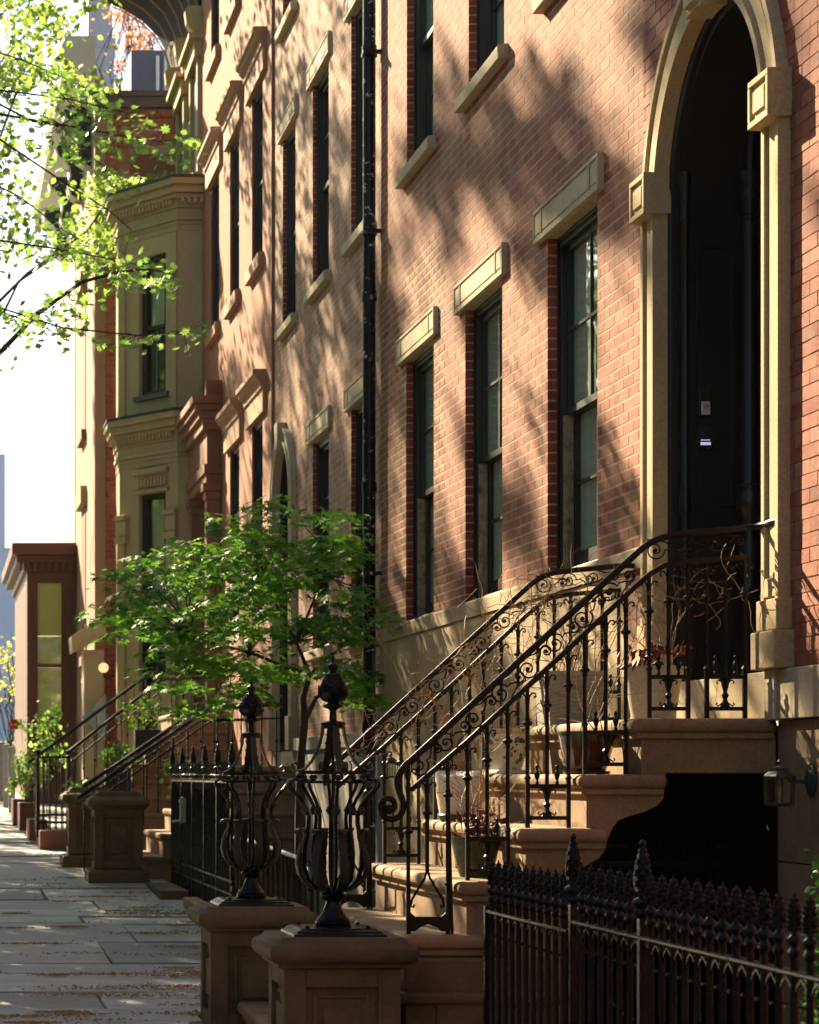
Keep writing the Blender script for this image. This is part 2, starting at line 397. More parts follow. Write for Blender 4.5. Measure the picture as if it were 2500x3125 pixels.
# fallen golden tree blossoms on the flags
M['blossom'] = mat_plain('golden_blossom', (.40,.25,.07), .9, .35, 20, .001)
mb = MB(); r_ = random.Random(11)
clumps = []
for i in range(150):
    yy = 13.2 + 26*r_.random()**1.6; fx = r_.random()**.40
    clumps.append((-.2 + 2.45*fx, yy, r_.uniform(.02, .12), r_.choice((6,15,40,90,160))))
for (cx, cy, s_, n) in clumps:
    for k in range(n):
        x_ = cx + r_.gauss(0, s_*2.2); y_ = cy + r_.gauss(0, s_*.42)
        if not (-2 < x_ < 2.27): continue
        a = r_.uniform(0, 6.28); L = r_.uniform(.005, .016); w = r_.uniform(.002, .004); h = zg(y_)+.007+r_.random()*.006
        dx, dy = math.cos(a)*L, math.sin(a)*L; ex, ey = -math.sin(a)*w, math.cos(a)*w
        mb.add([(x_-dx-ex, y_-dy-ey, h), (x_+dx-ex, y_+dy-ey, h+.002), (x_, y_, h+.009), (x_-dx+ex, y_-dy+ey, h), (x_+dx+ex, y_+dy+ey, h+.002)],
               [(0,1,2), (3,2,4), (0,2,3), (1,4,2)])
tag(mb.build('fallen_blossoms', M['blossom']), 'golden fallen tree blossoms drifted over the bluestone pavement', 'blossoms', kind='stuff')

# ------------------------------------------------------------------ walls of brick
XW = 3.613
def px_of(x, y, z): return (7500*x/y-198, 2359-7500*(z-1.73)/y)
def wall_back(mat, x0, x1, y0, y1, z0, z1, holes, name='wall', parent=None):
    ys = sorted({y0, y1, *[h[0] for h in holes], *[h[1] for h in holes]}); ys = [q for q in ys if y0 <= q <= y1]
    zs = sorted({z0, z1, *[h[2] for h in holes], *[h[3] for h in holes]}); zs = [q for q in zs if z0 <= q <= z1]
    def solid(i, j):
        if not (0 <= i < len(ys)-1 and 0 <= j < len(zs)-1): return None
        cy, cz = (ys[i]+ys[i+1])/2, (zs[j]+zs[j+1])/2
        return not any(h[0] < cy < h[1] and h[2] < cz < h[3] for h in holes)
    mb = MB()
    for i in range(len(ys)-1):
        for j in range(len(zs)-1):
            if not solid(i, j): continue
            a, b, c, d = ys[i], ys[i+1], zs[j], zs[j+1]
            mb.quad((x0,a,c), (x0,a,d), (x0,b,d), (x0,b,c)); mb.quad((x1,a,c), (x1,b,c), (x1,b,d), (x1,a,d))
            if not solid(i-1, j): mb.quad((x0,a,c), (x1,a,c), (x1,a,d), (x0,a,d))
            if not solid(i+1, j): mb.quad((x1,b,c), (x0,b,c), (x0,b,d), (x1,b,d))
            if not solid(i, j-1): mb.quad((x0,a,c), (x0,b,c), (x1,b,c), (x1,a,c))
            if not solid(i, j+1): mb.quad((x0,a,d), (x1,a,d), (x1,b,d), (x0,b,d))
    return mb.build(name, mat, parent, origin=(x0, y0, z0))
def brick_field(y0, y1, z0, z1, holes, L, H, jh, jv, r, skip=None, jit=.0025):
    out = []; nrow = int((z1-z0)/H)
    for k in range(nrow):
        za, zb = z0+k*H+jh/2, z0+(k+1)*H-jh/2; zm = (za+zb)/2
        cut = sorted((h[0]-.001, h[1]+.001) for h in holes if h[2] < zm < h[3] and h[1] > y0 and h[0] < y1)
        free = []; c = y0
        for a, b in cut:
            if a > c: free.append((c, a))
            c = max(c, b)
        if c < y1: free.append((c, y1))
        off = (k % 2)*L/2
        for a, b in free:
            q = y0 + off + math.floor((a-y0-off)/L)*L
            while q < b:
                u, v = max(q+jv/2, a), min(q+L-jv/2, b)
                if v-u > .02 and not (skip and skip(u, v, za, zb)):
                    j = lambda: r.uniform(-jit, jit)
                    zj = r.uniform(-.0012,.0012)
                    out.append((u, v, za+zj+j()*.4, zb+zj+j()*.4, j()))
                q += L
    return out
def bricks_mesh(lst, x0, x1, mb=None):
    mb = mb or MB()
    for u, v, a, b, d in lst:
        o = len(mb.v); x = x0 + d
        mb.v += [(x,u,a),(x,v,a),(x,v,b),(x,u,b),(x1,u,a),(x1,v,a),(x1,v,b),(x1,u,b)]
        for f in ((0,3,2,1),(0,1,5,4),(2,3,7,6),(1,2,6,5),(3,0,4,7)): mb.f.append([o+i for i in f]); mb.sm.append(False)
    return mb
def reveal_bricks(holes, x0, x1, z0, H, jh, r, mb):    # brick returns on the far jamb of each opening, facing the near side
    for (a, b, c, d) in holes:
        k = int((c-z0)/H)
        while z0 + k*H < d:
            za, zb = max(z0+k*H+jh/2, c), min(z0+(k+1)*H-jh/2, d)
            if zb - za > .015: mb.box(x0+.002, x1, b-.0022+r.uniform(-.001,.001), b+.03, za, zb)
            k += 1
def lintel_panelled(parent, yc, w, z0, z1, x, mat, label=None):
    mb = MB(); a, b = yc-w/2, yc+w/2; h = z1-z0; e = min(.2, w*.17); t = .022
    mb.box(x-.028, x+.03, a, b, z0, z1)
    for (p, q) in ((z0, z0+t+.01), (z1-t, z1)): mb.box(x-.036, x-.027, a, b, p, q)
    for p in (a, a+e-t, b-e, b-t): mb.box(x-.036, x-.027, p, p+t, z0+t+.01, z1-t)
    for (p, q) in ((a+t+.018, a+e-t-.018), (a+e+.02, b-e-.02), (b-e+t+.018, b-t-.018)):
        mb.box(x-.033, x-.027, p, q, z0+t+.026, z1-t-.016)
    o = mb.build('lintel', mat, parent, bevel=.0025, bseg=1)
    if label: o['label'] = label
    return o
def hood(parent, yc, w, z0, z1, x, mat):               # cornice hood with stepped moulding
    mb = MB(); h = z1-z0
    prof = [(x+.03, z0), (x-.045, z0), (x-.045, z0+h*.52), (x-.065, z0+h*.55), (x-.07, z0+h*.68), (x-.11, z0+h*.76), (x-.125, z0+h*.84), (x-.15, z0+h*.88), (x-.155, z1-.01), (x-.13, z1), (x+.03, z1)]
    mb.prism(prof, 'y', yc-w/2, yc+w/2)
    return mb.build('window_hood', mat, parent)
def sill(parent, yc, w, z0, z1, x, mat):
    mb = MB(); mb.prism([(x+.1, z0), (x-.065, z0), (x-.07, z1-.02), (x-.06, z1-.008), (x+.1, z1+.01)], 'y', yc-w/2, yc+w/2)
    return mb.build('sill', mat, parent, bevel=.004, bseg=1)
def window(parent, yc, w, z0, z1, x, mats, rows=(2,2), cols=2, depth=.065, curtain=None, track=False, split=.515, name='window', blind=0):
    fm, sm = mats; a, b = yc-w/2, yc+w/2; fx = x+depth; f = .052
    mb = MB()
    mb.box(fx, fx+.12, a, a+f, z0, z1); mb.box(fx, fx+.12, b-f, b, z0, z1)
    mb.box(fx, fx+.12, a+f, b-f, z1-f, z1); mb.box(fx+.002, fx+.14, a+f, b-f, z0, z0+.035)
    mb.box(fx-.012, fx-.0005, a, a+.018, z0, z1); mb.box(fx-.012, fx-.0005, b-.018, b, z0, z1); mb.box(fx-.012, fx-.0005, a+.018, b-.018, z1-.02, z1)
    fr = mb.build(name, fm, parent, bevel=.003, bseg=1)
    zm = z0 + (z1-z0)*(1-split); s = .036; ia, ib = a+f+.002, b-f-.002
    for nm, xx, c, d, nr, bot in (('upper_sash', fx+.035, zm-.02, z1-f-.002, rows[0], .04), ('lower_sash', fx+.075, z0+.037, zm+.018, rows[1], .10)):
        mb = MB(); xe = xx+.032
        mb.box(xx, xe, ia, ia+s, c, d); mb.box(xx, xe, ib-s, ib, c, d)
        mb.box(xx, xe, ia+s, ib-s, c, c+bot); mb.box(xx, xe, ia+s, ib-s, d-s, d)
        gw = (ib-ia-2*s)
        for k in range(1, cols): yy = ia+s+gw*k/cols; mb.box(xx+.006, xe-.004, yy-.009, yy+.009, c+bot, d-s)
        for k in range(1, nr): zz = c+bot+(d-s-c-bot)*k/nr; mb.box(xx+.007, xe-.005, ia+s, ib-s, zz-.009, zz+.009)
        mb.build(nm, sm, fr)
        mb = MB(); mb.box(xx+.014, xx+.018, ia+s-.004, ib-s+.004, c+bot-.004, d-s+.004); mb.build('pane', M['glass'], fr)
    if track:
        mb = MB(); mb.box(fx+.012, fx+.072, b-f-.012, b-f-.0005, z0+.04, zm-.022); mb.box(fx+.028, fx+.036, b-f-.018, b-f-.012, z0+.04, zm-.022); mb.box(fx+.052, fx+.060, b-f-.018, b-f-.012, z0+.04, zm-.022)
        mb.build('jamb_track', M['peel'], fr)
    mb = MB()
    if curtain:
        for off, za, zb_ in ((.071, zm+.03, z1-f-.01), (.111, z0+.03, zm-.02)):
            mb = MB(); n = 26; vs_ = []
            for i in range(n+1):
                yy = ia+.02 + (ib-ia-.04)*i/n; xx = fx+off+.0035*math.sin(i*1.9)+.002*math.sin(i*4.3)
                vs_ += [(xx, yy, za), (xx, yy, zb_)]
            mb.add(vs_, [(2*i, 2*i+1, 2*i+3, 2*i+2) for i in range(n)], True); mb.build('curtain', curtain, fr, angle=80)
    if blind:
        mb = MB(); mb.box(fx+.15, fx+.153, ia, ib, z1-f-blind, z1-f); mb.build('blind', M['curtain'], fr)
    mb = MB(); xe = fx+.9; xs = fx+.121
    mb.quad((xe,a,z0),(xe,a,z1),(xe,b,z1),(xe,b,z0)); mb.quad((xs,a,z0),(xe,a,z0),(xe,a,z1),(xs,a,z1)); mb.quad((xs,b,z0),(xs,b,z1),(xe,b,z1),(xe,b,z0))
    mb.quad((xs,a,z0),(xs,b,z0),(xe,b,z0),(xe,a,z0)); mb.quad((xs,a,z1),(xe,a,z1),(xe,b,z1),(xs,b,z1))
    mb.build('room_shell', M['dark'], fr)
    return fr
def arch_sweep(mb, prof, yc, zc, a0, a1, n=30):
    m = len(prof); vs_ = []
    for i in range(n+1):
        a = a0+(a1-a0)*i/n
        for r, x in prof: vs_.append((x, yc+r*math.cos(a), zc+r*math.sin(a)))
    fs = [(i*m+k, i*m+(k+1)%m, (i+1)*m+(k+1)%m, (i+1)*m+k) for i in range(n) for k in range(m)]
    fs += [tuple(range(m-1,-1,-1)), tuple(n*m+k for k in range(m))]
    mb.add(vs_, fs, True)

# ------------------------------------------------------------------ near house
HA = thing('row_house', 'near red brick row house with tall arched black doorway and panelled stone lintels', 'house', (XW, 15, 0))
rb = random.Random(3)
WA = [(13.95, 1.09), (16.20, 1.09), (18.33, 1.05)]
UA = [(13.92, 1.06), (16.12, 1.04), (18.32, 1.0)]
ZP0, ZP1, ZS0, ZS1 = 2.883, 4.88, 6.335, 8.30
holes = [(c-w/2, c+w/2, ZP0, ZP1) for c, w in WA] + [(c-w/2, c+w/2, ZS0, ZS1) for c, w in UA] + [(10.85, 11.9, ZS0, ZS1)]
YC, RI, RO, ZSP = 11.38, .80, 1.01, 4.50
arch_h = [(YC-.90, YC+.90, 1.5, ZSP)] + [(YC-math.cos(a)*.90, YC+math.cos(a)*.90, ZSP+math.sin(a-.12)*.90, ZSP+math.sin(a)*.90) for a in [.12*i for i in range(1, 13)]]
base_top = 2.772
wall_back(M['mortar'], XW+.0012, XW+.34, 8.5, 19.95, 2.17, 9.6, holes + arch_h + [(12.28, 19.96, 2.0, base_top)], 'wall', HA)
def in_arch(u, v, a, b):
    for yy in (u, v, (u+v)/2):
        for zz in (a, b):
            if zz > ZSP and math.hypot(yy-YC, zz-ZSP) < RI+.06: return True
    return False
BL, BH = .181, .0612
F1 = brick_field(8.6, 12.53, 2.172, 9.5, holes+[(YC-.90, YC+.90, 1.5, ZSP)], BL, BH, .005, .004, rb, in_arch, .0012)
F1 = [q[:4]+(q[4]-.004,) for q in F1 if not (q[1] > 12.35 and q[2] < 2.8)]
F2 = brick_field(12.53, 19.94, 2.885, 9.5, holes, BL, BH, .0125, .0055, rb, None, .0005)
def patched(q):                                         # repointed patch with fat joints round the third window
    if 17.15 < q[0] and q[1] < 19.35 and q[2] < 5.75 and math.hypot(max(0, abs((q[0]+q[1])/2-18.33)-.50), max(0, q[2]-4.9)*.5) < .36:
        return (q[0]+.004, q[1]-.004, q[2]+.0045, q[3]-.0045, q[4]-.0006)
    return q
F2 = [patched(q) for q in F2]
allb = F1 + F2
def seen(q):
    X, Y = px_of(XW, (q[0]+q[1])/2, (q[2]+q[3])/2); return -10 < X < 2505 and -5 < Y < 2300
vis = sorted([q for q in allb if seen(q)], key=lambda q: q[0]); near = vis[:300]; ns = set(near)
for q in near: bricks_mesh([q], XW, XW+.066).build('brick', M['brickA'], HA)
tag(bricks_mesh([q for q in allb if q not in ns], XW, XW+.066).build('brickwork', M['brickA'], HA, origin=(XW,15,2.9)), kind='stuff')
for h_ in holes[:3]:
    k = 0
    while 2.885+k*BH < h_[3]-.02:
        za, zb_ = 2.885+k*BH+.00525, min(2.885+(k+1)*BH-.00525, h_[3]); d_ = rb.uniform(-.001, .001)
        MB().box(XW+.002, XW+.066, h_[1]-.0022+d_, h_[1]+.03, za, zb_).build('reveal_brick', M['brickR'], HA); k += 1
mb = MB(); reveal_bricks(holes[3:], XW, XW+.066, 2.885, BH, .0105, rb, mb)
tag(mb.build('reveal_brickwork', M['brickR'], HA), kind='stuff')
# slightly proud pale repaired patch of mortar round the third window keeps a joint pattern of its own
for i, (c, w) in enumerate(WA):
    window(HA, c, w, ZP0, ZP1-.002, XW, (M['sash'], M['sash']), (2,2), 2, .066, M['curtain'], True)
    lintel_panelled(HA, c+.04, 1.44, 4.885, 5.085, XW, M['lintel'])
for c, w in UA:
    window(HA, c, w, ZS0, ZS1, XW, (M['sash'], M['sash']), (2,2), 2, .066, M['curtain'])
    sill(HA, c+.02, w+.26, ZS0-.098, ZS0-.002, XW, M['lintel']); lintel_panelled(HA, c+.02, 1.44, ZS1+.003, ZS1+.2, XW, M['lintel'])
window(HA, 11.375, 1.05, ZS0, ZS1, XW, (M['sash'], M['sash']), (2,2), 2, .066)
sill(HA, 11.375, 1.3, ZS0-.098, ZS0-.002, XW, M['lintel'])
# water table and base
yy = 12.42
for L_ in (1.75, 1.9, 1.9, 1.9):
    y2 = min(yy+L_, 19.72); mb = MB(); mb.prism([(XW+.1, base_top), (XW-.035, base_top), (XW-.035, 2.868), (XW-.028, 2.883), (XW+.1, 2.883)], 'y', yy+.0015, y2-.0015)
    mb.build('water_table', M['base'], HA); yy = y2
mb = MB(); mb.box(XW-.012, XW+.3, 12.76, 19.68, -.3, base_top-.003)
mb.build('base_core', M['base'], HA)
zr = [(-.2, .55), (.55, 1.15), (1.15, 1.72), (1.72, 2.768)]
for k, (a, b) in enumerate(zr):
    for j in range(5):
        u = 12.78 + j*1.38 ; v = min(u+1.38, 19.68)
        mb = MB(); mb.box(XW-.022, XW-.0125, u+.002, v-.002, a+.002, b-.002); mb.build('base_panel', M['base'], HA)
# right of the door: sandstone course and basement wall
mb = MB(); mb.box(XW-.04, XW+.2, 8.5, 10.42, 1.958, 2.170); mb.build('stone_course', M['lintel'], HA, bevel=.004)
mb = MB(); mb.box(XW-.055, XW+.2, 10.422, 10.545, 1.955, 2.173); mb.build('stone_course', M['lintel'], HA, bevel=.004)
mb = MB(); mb.box(XW-.028, XW+.2, 10.547, 12.40, 1.965, 2.168); mb.build('door_step', M['lintel'], HA, bevel=.004)
for a, b in ((-.5, .75), (.753, 1.35), (1.353, 1.955)):
    mb = MB(); mb.box(XW-.005, XW+.2, 8.4, 10.52, a, b-.002); mb.build('basement_wall', M['stoop'], HA, bevel=.003)
mb = MB(); mb.box(XW-.014, XW+.29, 12.405, 12.758, 1.955, 2.7695); mb.build('base_panel', M['portico'], HA, bevel=.003)
mb = MB(); mb.box(XW+.3, XW+.45, 10.4, 12.8, -.5, 1.95); mb.box(XW-.01, XW+.299, 12.40, 12.76, -.5, 1.95); mb.build('basement_wall', M['dark'], HA)  # near-black walls: the under-stoop shade is put into their colour
# arched stone door surround
DR = bpy.data.objects.new('doorway', None); COL.objects.link(DR); place(DR, (XW, YC, 2.17), HA)
def surround_prof(x=XW):
    return [(RI, x+.018), (RI, x-.057), (RI+.036, x-.057), (RI+.040, x-.026), (RI+.062, x-.026), (RI+.066, x-.044), (RI+.140, x-.044), (RI+.144, x-.024), (RI+.168, x-.024), (RI+.174, x-.057), (RO, x-.057), (RO, x+.018)]
mb = MB(); arch_sweep(mb, surround_prof(), YC, ZSP, R(12), R(81.5)); mb.build('arch_moulding', M['stone'], DR, angle=25)
mb = MB(); arch_sweep(mb, surround_prof(), YC, ZSP, R(98.5), R(168)); mb.build('arch_moulding', M['stone'], DR, angle=25)
for sgn in (-1, 1):
    for nm, za, zb in (('pilaster', 2.47, ZSP-.001),):
        mb = MB(); mb.prism([(x, YC+sgn*r) for r, x in surround_prof()], 'z', za, zb); mb.build(nm, M['stone'], DR)
        mb = MB(); a_, b_ = sorted((YC+sgn*(RI+.03), YC+sgn*(RI+.18)))
        mb.box(XW-.0565, XW-.03, a_, b_, 2.48, 2.56); mb.build('pilaster_foot_panel', M['stone'], DR, bevel=.004)
    a_, b_ = sorted((YC+sgn*(RI-.022), YC+sgn*(RO+.022)))
    mb = MB(); mb.box(XW-.095, XW+.03, a_, b_, ZSP, ZSP+.205)
    t = .028; xf = XW-.108
    for q in ((a_, b_, ZSP, ZSP+t), (a_, b_, ZSP+.205-t, ZSP+.205), (a_, a_+t, ZSP+t, ZSP+.205-t), (b_-t, b_, ZSP+t, ZSP+.205-t)): mb.box(xf, xf+.0135, *q)
    mb.box(xf+.003, xf+.0135, a_+.055, b_-.055, ZSP+.055, ZSP+.15)
    mb.build('impost_block', M['stone'], DR, bevel=.0025, bseg=1)
    for (h1, d, c, e) in ((.0, .085, 2.172, 2.335), (.028, .07, 2.335, 2.47)):
        a_, b_ = sorted((YC+sgn*(RI-.055+h1), YC+sgn*(RO+.05-h1)))
        mb = MB(); mb.box(XW-d, XW+.03, a_, b_, c+.001, e-.001); mb.build('pilaster_base', M['stone'], DR, bevel=.006)
mb = MB()
for (r0, r1, xx, aa) in ((RI-.035, RO+.07, XW-.10, 8.3), (RI-.01, RO+.035, XW-.125, 5.6)):
    arch_sweep(mb, [(r0, XW+.02), (r0, xx), (r1, xx), (r1, XW+.02)], YC, ZSP, R(90-aa), R(90+aa), 6)
mb.build('keystone', M['stone'], DR, angle=25)
# black painted door recess
mb = MB()
liner = [(RI+.02, XW+.02), (RI-.012, XW+.02), (RI-.02, XW+.035), (RI-.02, XW+.06), (RI-.035, XW+.065), (RI-.035, XW+.095), (RI-.005, XW+.10), (RI-.005, XW+.56), (RI-.05, XW+.57), (RI-.05, XW+.62), (RI+.02, XW+.62)]
arch_sweep(mb, liner, YC, ZSP, 0, math.pi, 40)
for sgn in (-1, 1): mb.prism([(x, YC+sgn*r) for r, x in liner], 'z', 2.17, ZSP)
mb.build('door_lining', M['blackpaint'], DR, angle=25)
for sgn in (1, -1):                                      # jamb panels
    mb = MB(); yj = YC+sgn*(RI-.005)
    for za, zb in ((2.3, 2.95), (3.05, 4.35)):
        for (u, v, c, d) in ((XW+.16, XW+.18, za, zb), (XW+.33, XW+.35, za, zb), (XW+.18, XW+.33, za, za+.02), (XW+.18, XW+.33, zb-.02, zb)):
            mb.box(u, v, yj, yj-sgn*.012, c, d)
    mb.build('jamb_panel', M['blackpaint'], DR)
mb = MB(); mb.box(XW+.60, XW+.66, YC-RI, YC+RI, 2.17, 5.35)
for s_ in (-1, 1):
    for za, zb in ((2.35, 3.0), (3.1, 4.3)):
        u, v = sorted((YC+s_*.09, YC+s_*.62))
        for q in ((u, v, za, za+.03), (u, v, zb-.03, zb), (u, u+.03, za+.03, zb-.03), (v-.03, v, za+.03, zb-.03)): mb.box(XW+.575, XW+.601, *q)
dd = mb.build('door', M['blackpaint'], DR, bevel=.003)
mb = MB(); mb.ball((XW+.555, YC+.06, 3.1), .03, 12, 8); mb.build('door_knob', mat_plain('brass', (.55,.4,.18), .3, .1, 8, .001, 1), DR)
def colonnette(x, y, rr_, z0=2.17):
    mb = MB(); k = rr_/.045
    mb.sq((x, y), [(.07*k, z0), (.07*k, z0+.40), (.078*k, z0+.405), (.078*k, z0+.425), (.06*k, z0+.44)])
    mb.lathe([(.06*k,.44),(.066*k,.455),(.055*k,.47),(.05*k,.49),(.05*k,.55),(.062*k,.60),(.058*k,.66),(.048*k,.70),(.045*k,.74),(.045*k,.80),(.05*k,.83),(.066*k,.86),(.068*k,.90),(.058*k,.93),(.05*k,.96),(.055*k,.975),(.045*k,.99),(.042*k,2.0),(.041*k,2.28),(.05*k,2.285),(.052*k,2.30),(.042*k,2.31),(.046*k,2.36),(.056*k,2.40),(.05*k,2.42),(.062*k,2.47),(.07*k,2.49),(.072*k,2.52)], (x, y, z0), 20)
    mb.build('column', M['blackpaint'], DR, angle=40)
colonnette(XW+.40, YC+RI-.075, .043); colonnette(XW+.40, YC-RI+.075, .043); colonnette(XW+.085, YC+RI-.065, .02); 
mb = MB(); arch_sweep(mb, [(RI-.10, XW+.38), (RI-.11, XW+.40), (RI-.10, XW+.42), (RI-.05, XW+.43), (RI-.05, XW+.37)], YC, ZSP+.2, 0, math.pi, 30); mb.build('inner_arch', M['blackpaint'], DR, angle=25)
# entry devices on the far jamb
yj = YC+RI-.007
db = thing('doorbell', 'silver video doorbell with round button on the black door jamb', 'doorbell', (3.81, yj, 3.50))
mb = MB(); mb.box(3.776, 3.842, yj-.022, yj, 3.495, 3.635); mb.build('backplate', M['blackpaint'], db, bevel=.004)
mb = MB(); mb.box(3.786, 3.832, yj-.034, yj-.0225, 3.50, 3.568); mb.build('faceplate', mat_plain('satin_silver', (.55,.55,.52), .4, .03, 5, .0005, .3), db, bevel=.005)
mb = MB(); mb.prism([(3.809+.013*math.cos(t*.3927), 3.540+.013*math.sin(t*.3927)) for t in range(16)], 'y', yj-.0375, yj-.0345); mb.build('button', mat_plain('bell_button', (.30,.30,.28), .3, .03, 5, .0005), db)
mb = MB(); mb.box(3.790, 3.828, yj-.032, yj-.0225, 3.575, 3.622); mb.build('camera_window', mat_plain('smoked_glass', (.03,.035,.015), .08, .1, 5, .0002, 0, .8), db)
kp = thing('entry_intercom', 'small black entry intercom with lit display below the doorbell', 'intercom', (3.81, yj, 3.34))
mb = MB(); mb.box(3.772, 3.850, yj-.02, yj, 3.335, 3.46); mb.build('housing', M['blackpaint'], kp, bevel=.004)
ms, nt, b_, _ = new_mat('lit_display'); b_.inputs['Base Color'].default_value = (.1,.09,.15,1); b_.inputs['Emission Color'].default_value = (.5,.45,.75,1); b_.inputs['Emission Strength'].default_value = .25
mb = MB(); mb.box(3.786, 3.836, yj-.023, yj-.0205, 3.352, 3.366); mb.build('display', ms, kp)
mb = MB()
for q in range(4): mb.box(3.788+q*.012, 3.796+q*.012, yj-.0228, yj-.0205, 3.374, 3.379)
mb.build('indicator_lights', ms, kp)

# ------------------------------------------------------------------ downpipe at the party wall
DP = thing('downpipe', 'black cast iron downpipe with flaking paint between the two brick houses', 'downpipe', (3.52, 19.98, .6))
mb = MB(); mb.tube([(3.53, 19.98, .6), (3.53, 19.98, 9.6)], .052, 18); mb.build('pipe', M['pipe'], DP)
for z in (2.1, 4.05, 5.6, 7.6, 9.0):
    mb = MB(); mb.tube([(3.53, 19.98, z-.04), (3.53, 19.98, z+.04)], .061, 18); mb.build('joint_collar', M['pipe'], DP)
for z in (3.33, 6.1, 7.55):
    mb = MB(); mb.box(3.46, 3.61, 19.86, 19.90, z, z+.03); mb.tube([(3.53,19.98,z), (3.53,19.98,z+.03)], .065, 16); mb.build('bracket', M['pipe'], DP)

# ------------------------------------------------------------------ second house
HB = thing('row_house', 'washed brick row house with plain tan arched doorway, behind the maple', 'house', (XW, 23, 0))
WBp = [(20.85, .98), (23.03, .96)]; WBs = [(20.85, .98), (23.03, .96), (25.08, .9)]
hB = [(c-w/2, c+w/2, 2.9, ZP1) for c, w in WBp] + [(c-w/2, c+w/2, ZS0, ZS1) for c, w in WBs] + [(c-w/2, c+w/2, 9.45, 11.3) for c, w in WBs]
YB, RB, ZB = 25.36, .62, 4.50
archB = [(YB-.7, YB+.7, 1.2, ZB)] + [(YB-math.cos(a)*.7, YB+math.cos(a)*.7, ZB+math.sin(a-.12)*.7, ZB+math.sin(a)*.7) for a in [.12*i for i in range(1, 13)]]
wall_back(M['mortar'], XW+.0012, XW+.34, 19.952, 26.18, 2.07, 12.6, hB+archB, 'wall', HB)
def in_archB(u, v, a, b): return any(zz > ZB and math.hypot(yy-YB, zz-ZB) < RB+.08 for yy in (u, v) for zz in (a, b))
FB = brick_field(19.96, 26.17, 2.08, 12.5, hB+[(YB-.7, YB+.7, 1.2, ZB)], BL, BH, .011, .005, rb, in_archB, .0005)
visB = sorted([q for q in FB if seen(q)], key=lambda q: q[0]); nb = set(visB[:300])
for q in visB[:300]: bricks_mesh([q], XW, XW+.066).build('brick', M['brickB'], HB)
tag(bricks_mesh([q for q in FB if q not in nb], XW, XW+.066).build('brickwork', M['brickB'], HB, origin=(XW,23,2.1)), kind='stuff')
mb = MB(); reveal_bricks(hB, XW, XW+.066, 2.08, BH, .0105, rb, mb); tag(mb.build('reveal_brickwork', M['brickR'], HB), kind='stuff')
for c, w in WBp: window(HB, c, w, 2.9, ZP1-.002, XW, (M['sash'], M['sash']), (2,2), depth=.052); lintel_panelled(HB, c+.02, w+.35, 4.885, 5.085, XW, M['lintel'])
for c, w in WBs:
    window(HB, c, w, ZS0, ZS1, XW, (M['sash'], M['sash']), (2,2), depth=.052); lintel_panelled(HB, c+.02, w+.35, ZS1+.003, ZS1+.2, XW, M['lintel'])
    sill(HB, c+.02, w+.26, ZS0-.098, ZS0-.002, XW, M['lintel'])
    window(HB, c, w, 9.45, 11.3, XW, (M['sash'], M['sash']), (2,2)); sill(HB, c+.02, w+.26, 9.352, 9.448, XW, M['lintel'])
for c in (20.85, 23.03): sill(HB, c+.02, 1.2, 2.80, 2.898, XW, M['lintel'])
mb = MB(); mb.box(XW-.05, XW+.3, 19.955, 24.5, 1.95, 2.072); mb.build('water_table', M['gray'], HB, bevel=.005)
mb = MB(); mb.box(XW-.02, XW+.3, 19.957, 26.15, -.3, 1.948); mb.build('base_wall', M['gray'], HB)
DB = bpy.data.objects.new('doorway', None); COL.objects.link(DB); place(DB, (XW, YB, 2.0), HB)
pB = [(RB, XW+.03), (RB, XW-.06), (RB+.03, XW-.06), (RB+.035, XW-.04), (RB+.13, XW-.045), (RB+.14, XW-.06), (RB+.17, XW-.06), (RB+.17, XW+.03)]
mb = MB(); arch_sweep(mb, pB, YB, ZB, 0, math.pi, 30)
for s_ in (-1, 1): mb.prism([(x, YB+s_*r) for r, x in pB], 'z', 2.05, ZB-.001)
mb.build('arch_surround', M['lintel'], DB, angle=25)
mb = MB(); arch_sweep(mb, [(RB-.06, XW-.10), (RB+.22, XW-.10), (RB+.22, XW+.03), (RB-.06, XW+.03)], YB, ZB, R(82), R(98), 6); mb.build('keystone', M['lintel'], DB)
for s_ in (-1, 1):
    a_, b_ = sorted((YB+s_*(RB-.03), YB+s_*(RB+.22))); mb = MB(); mb.box(XW-.09, XW+.03, a_, b_, 1.96, 2.30); mb.build('pilaster_base', M['lintel'], DB, bevel=.006)
mb = MB(); mb.box(XW+.25, XW+.3, YB-RB-.05, YB+RB+.05, 2.0, 5.3)
for za, zb in ((2.3, 3.1), (3.25, 4.4)):
    for q in ((YB-.5, YB-.05), (YB+.05, YB+.5)): mb.box(XW+.24, XW+.251, q[0], q[1], za, zb)
mb.build('door', M['blackpaint'], DB)
mb = MB()
lB = [(RB+.03, XW+.03), (RB, XW+.03), (RB, XW+.28), (RB+.03, XW+.28)]
arch_sweep(mb, lB, YB, ZB, 0, math.pi, 30)
for s_ in (-1, 1): mb.prism([(x, YB+s_*r) for r, x in lB], 'z', 2.05, ZB)
mb.build('door_lining', M['blackpaint'], DB, angle=25)
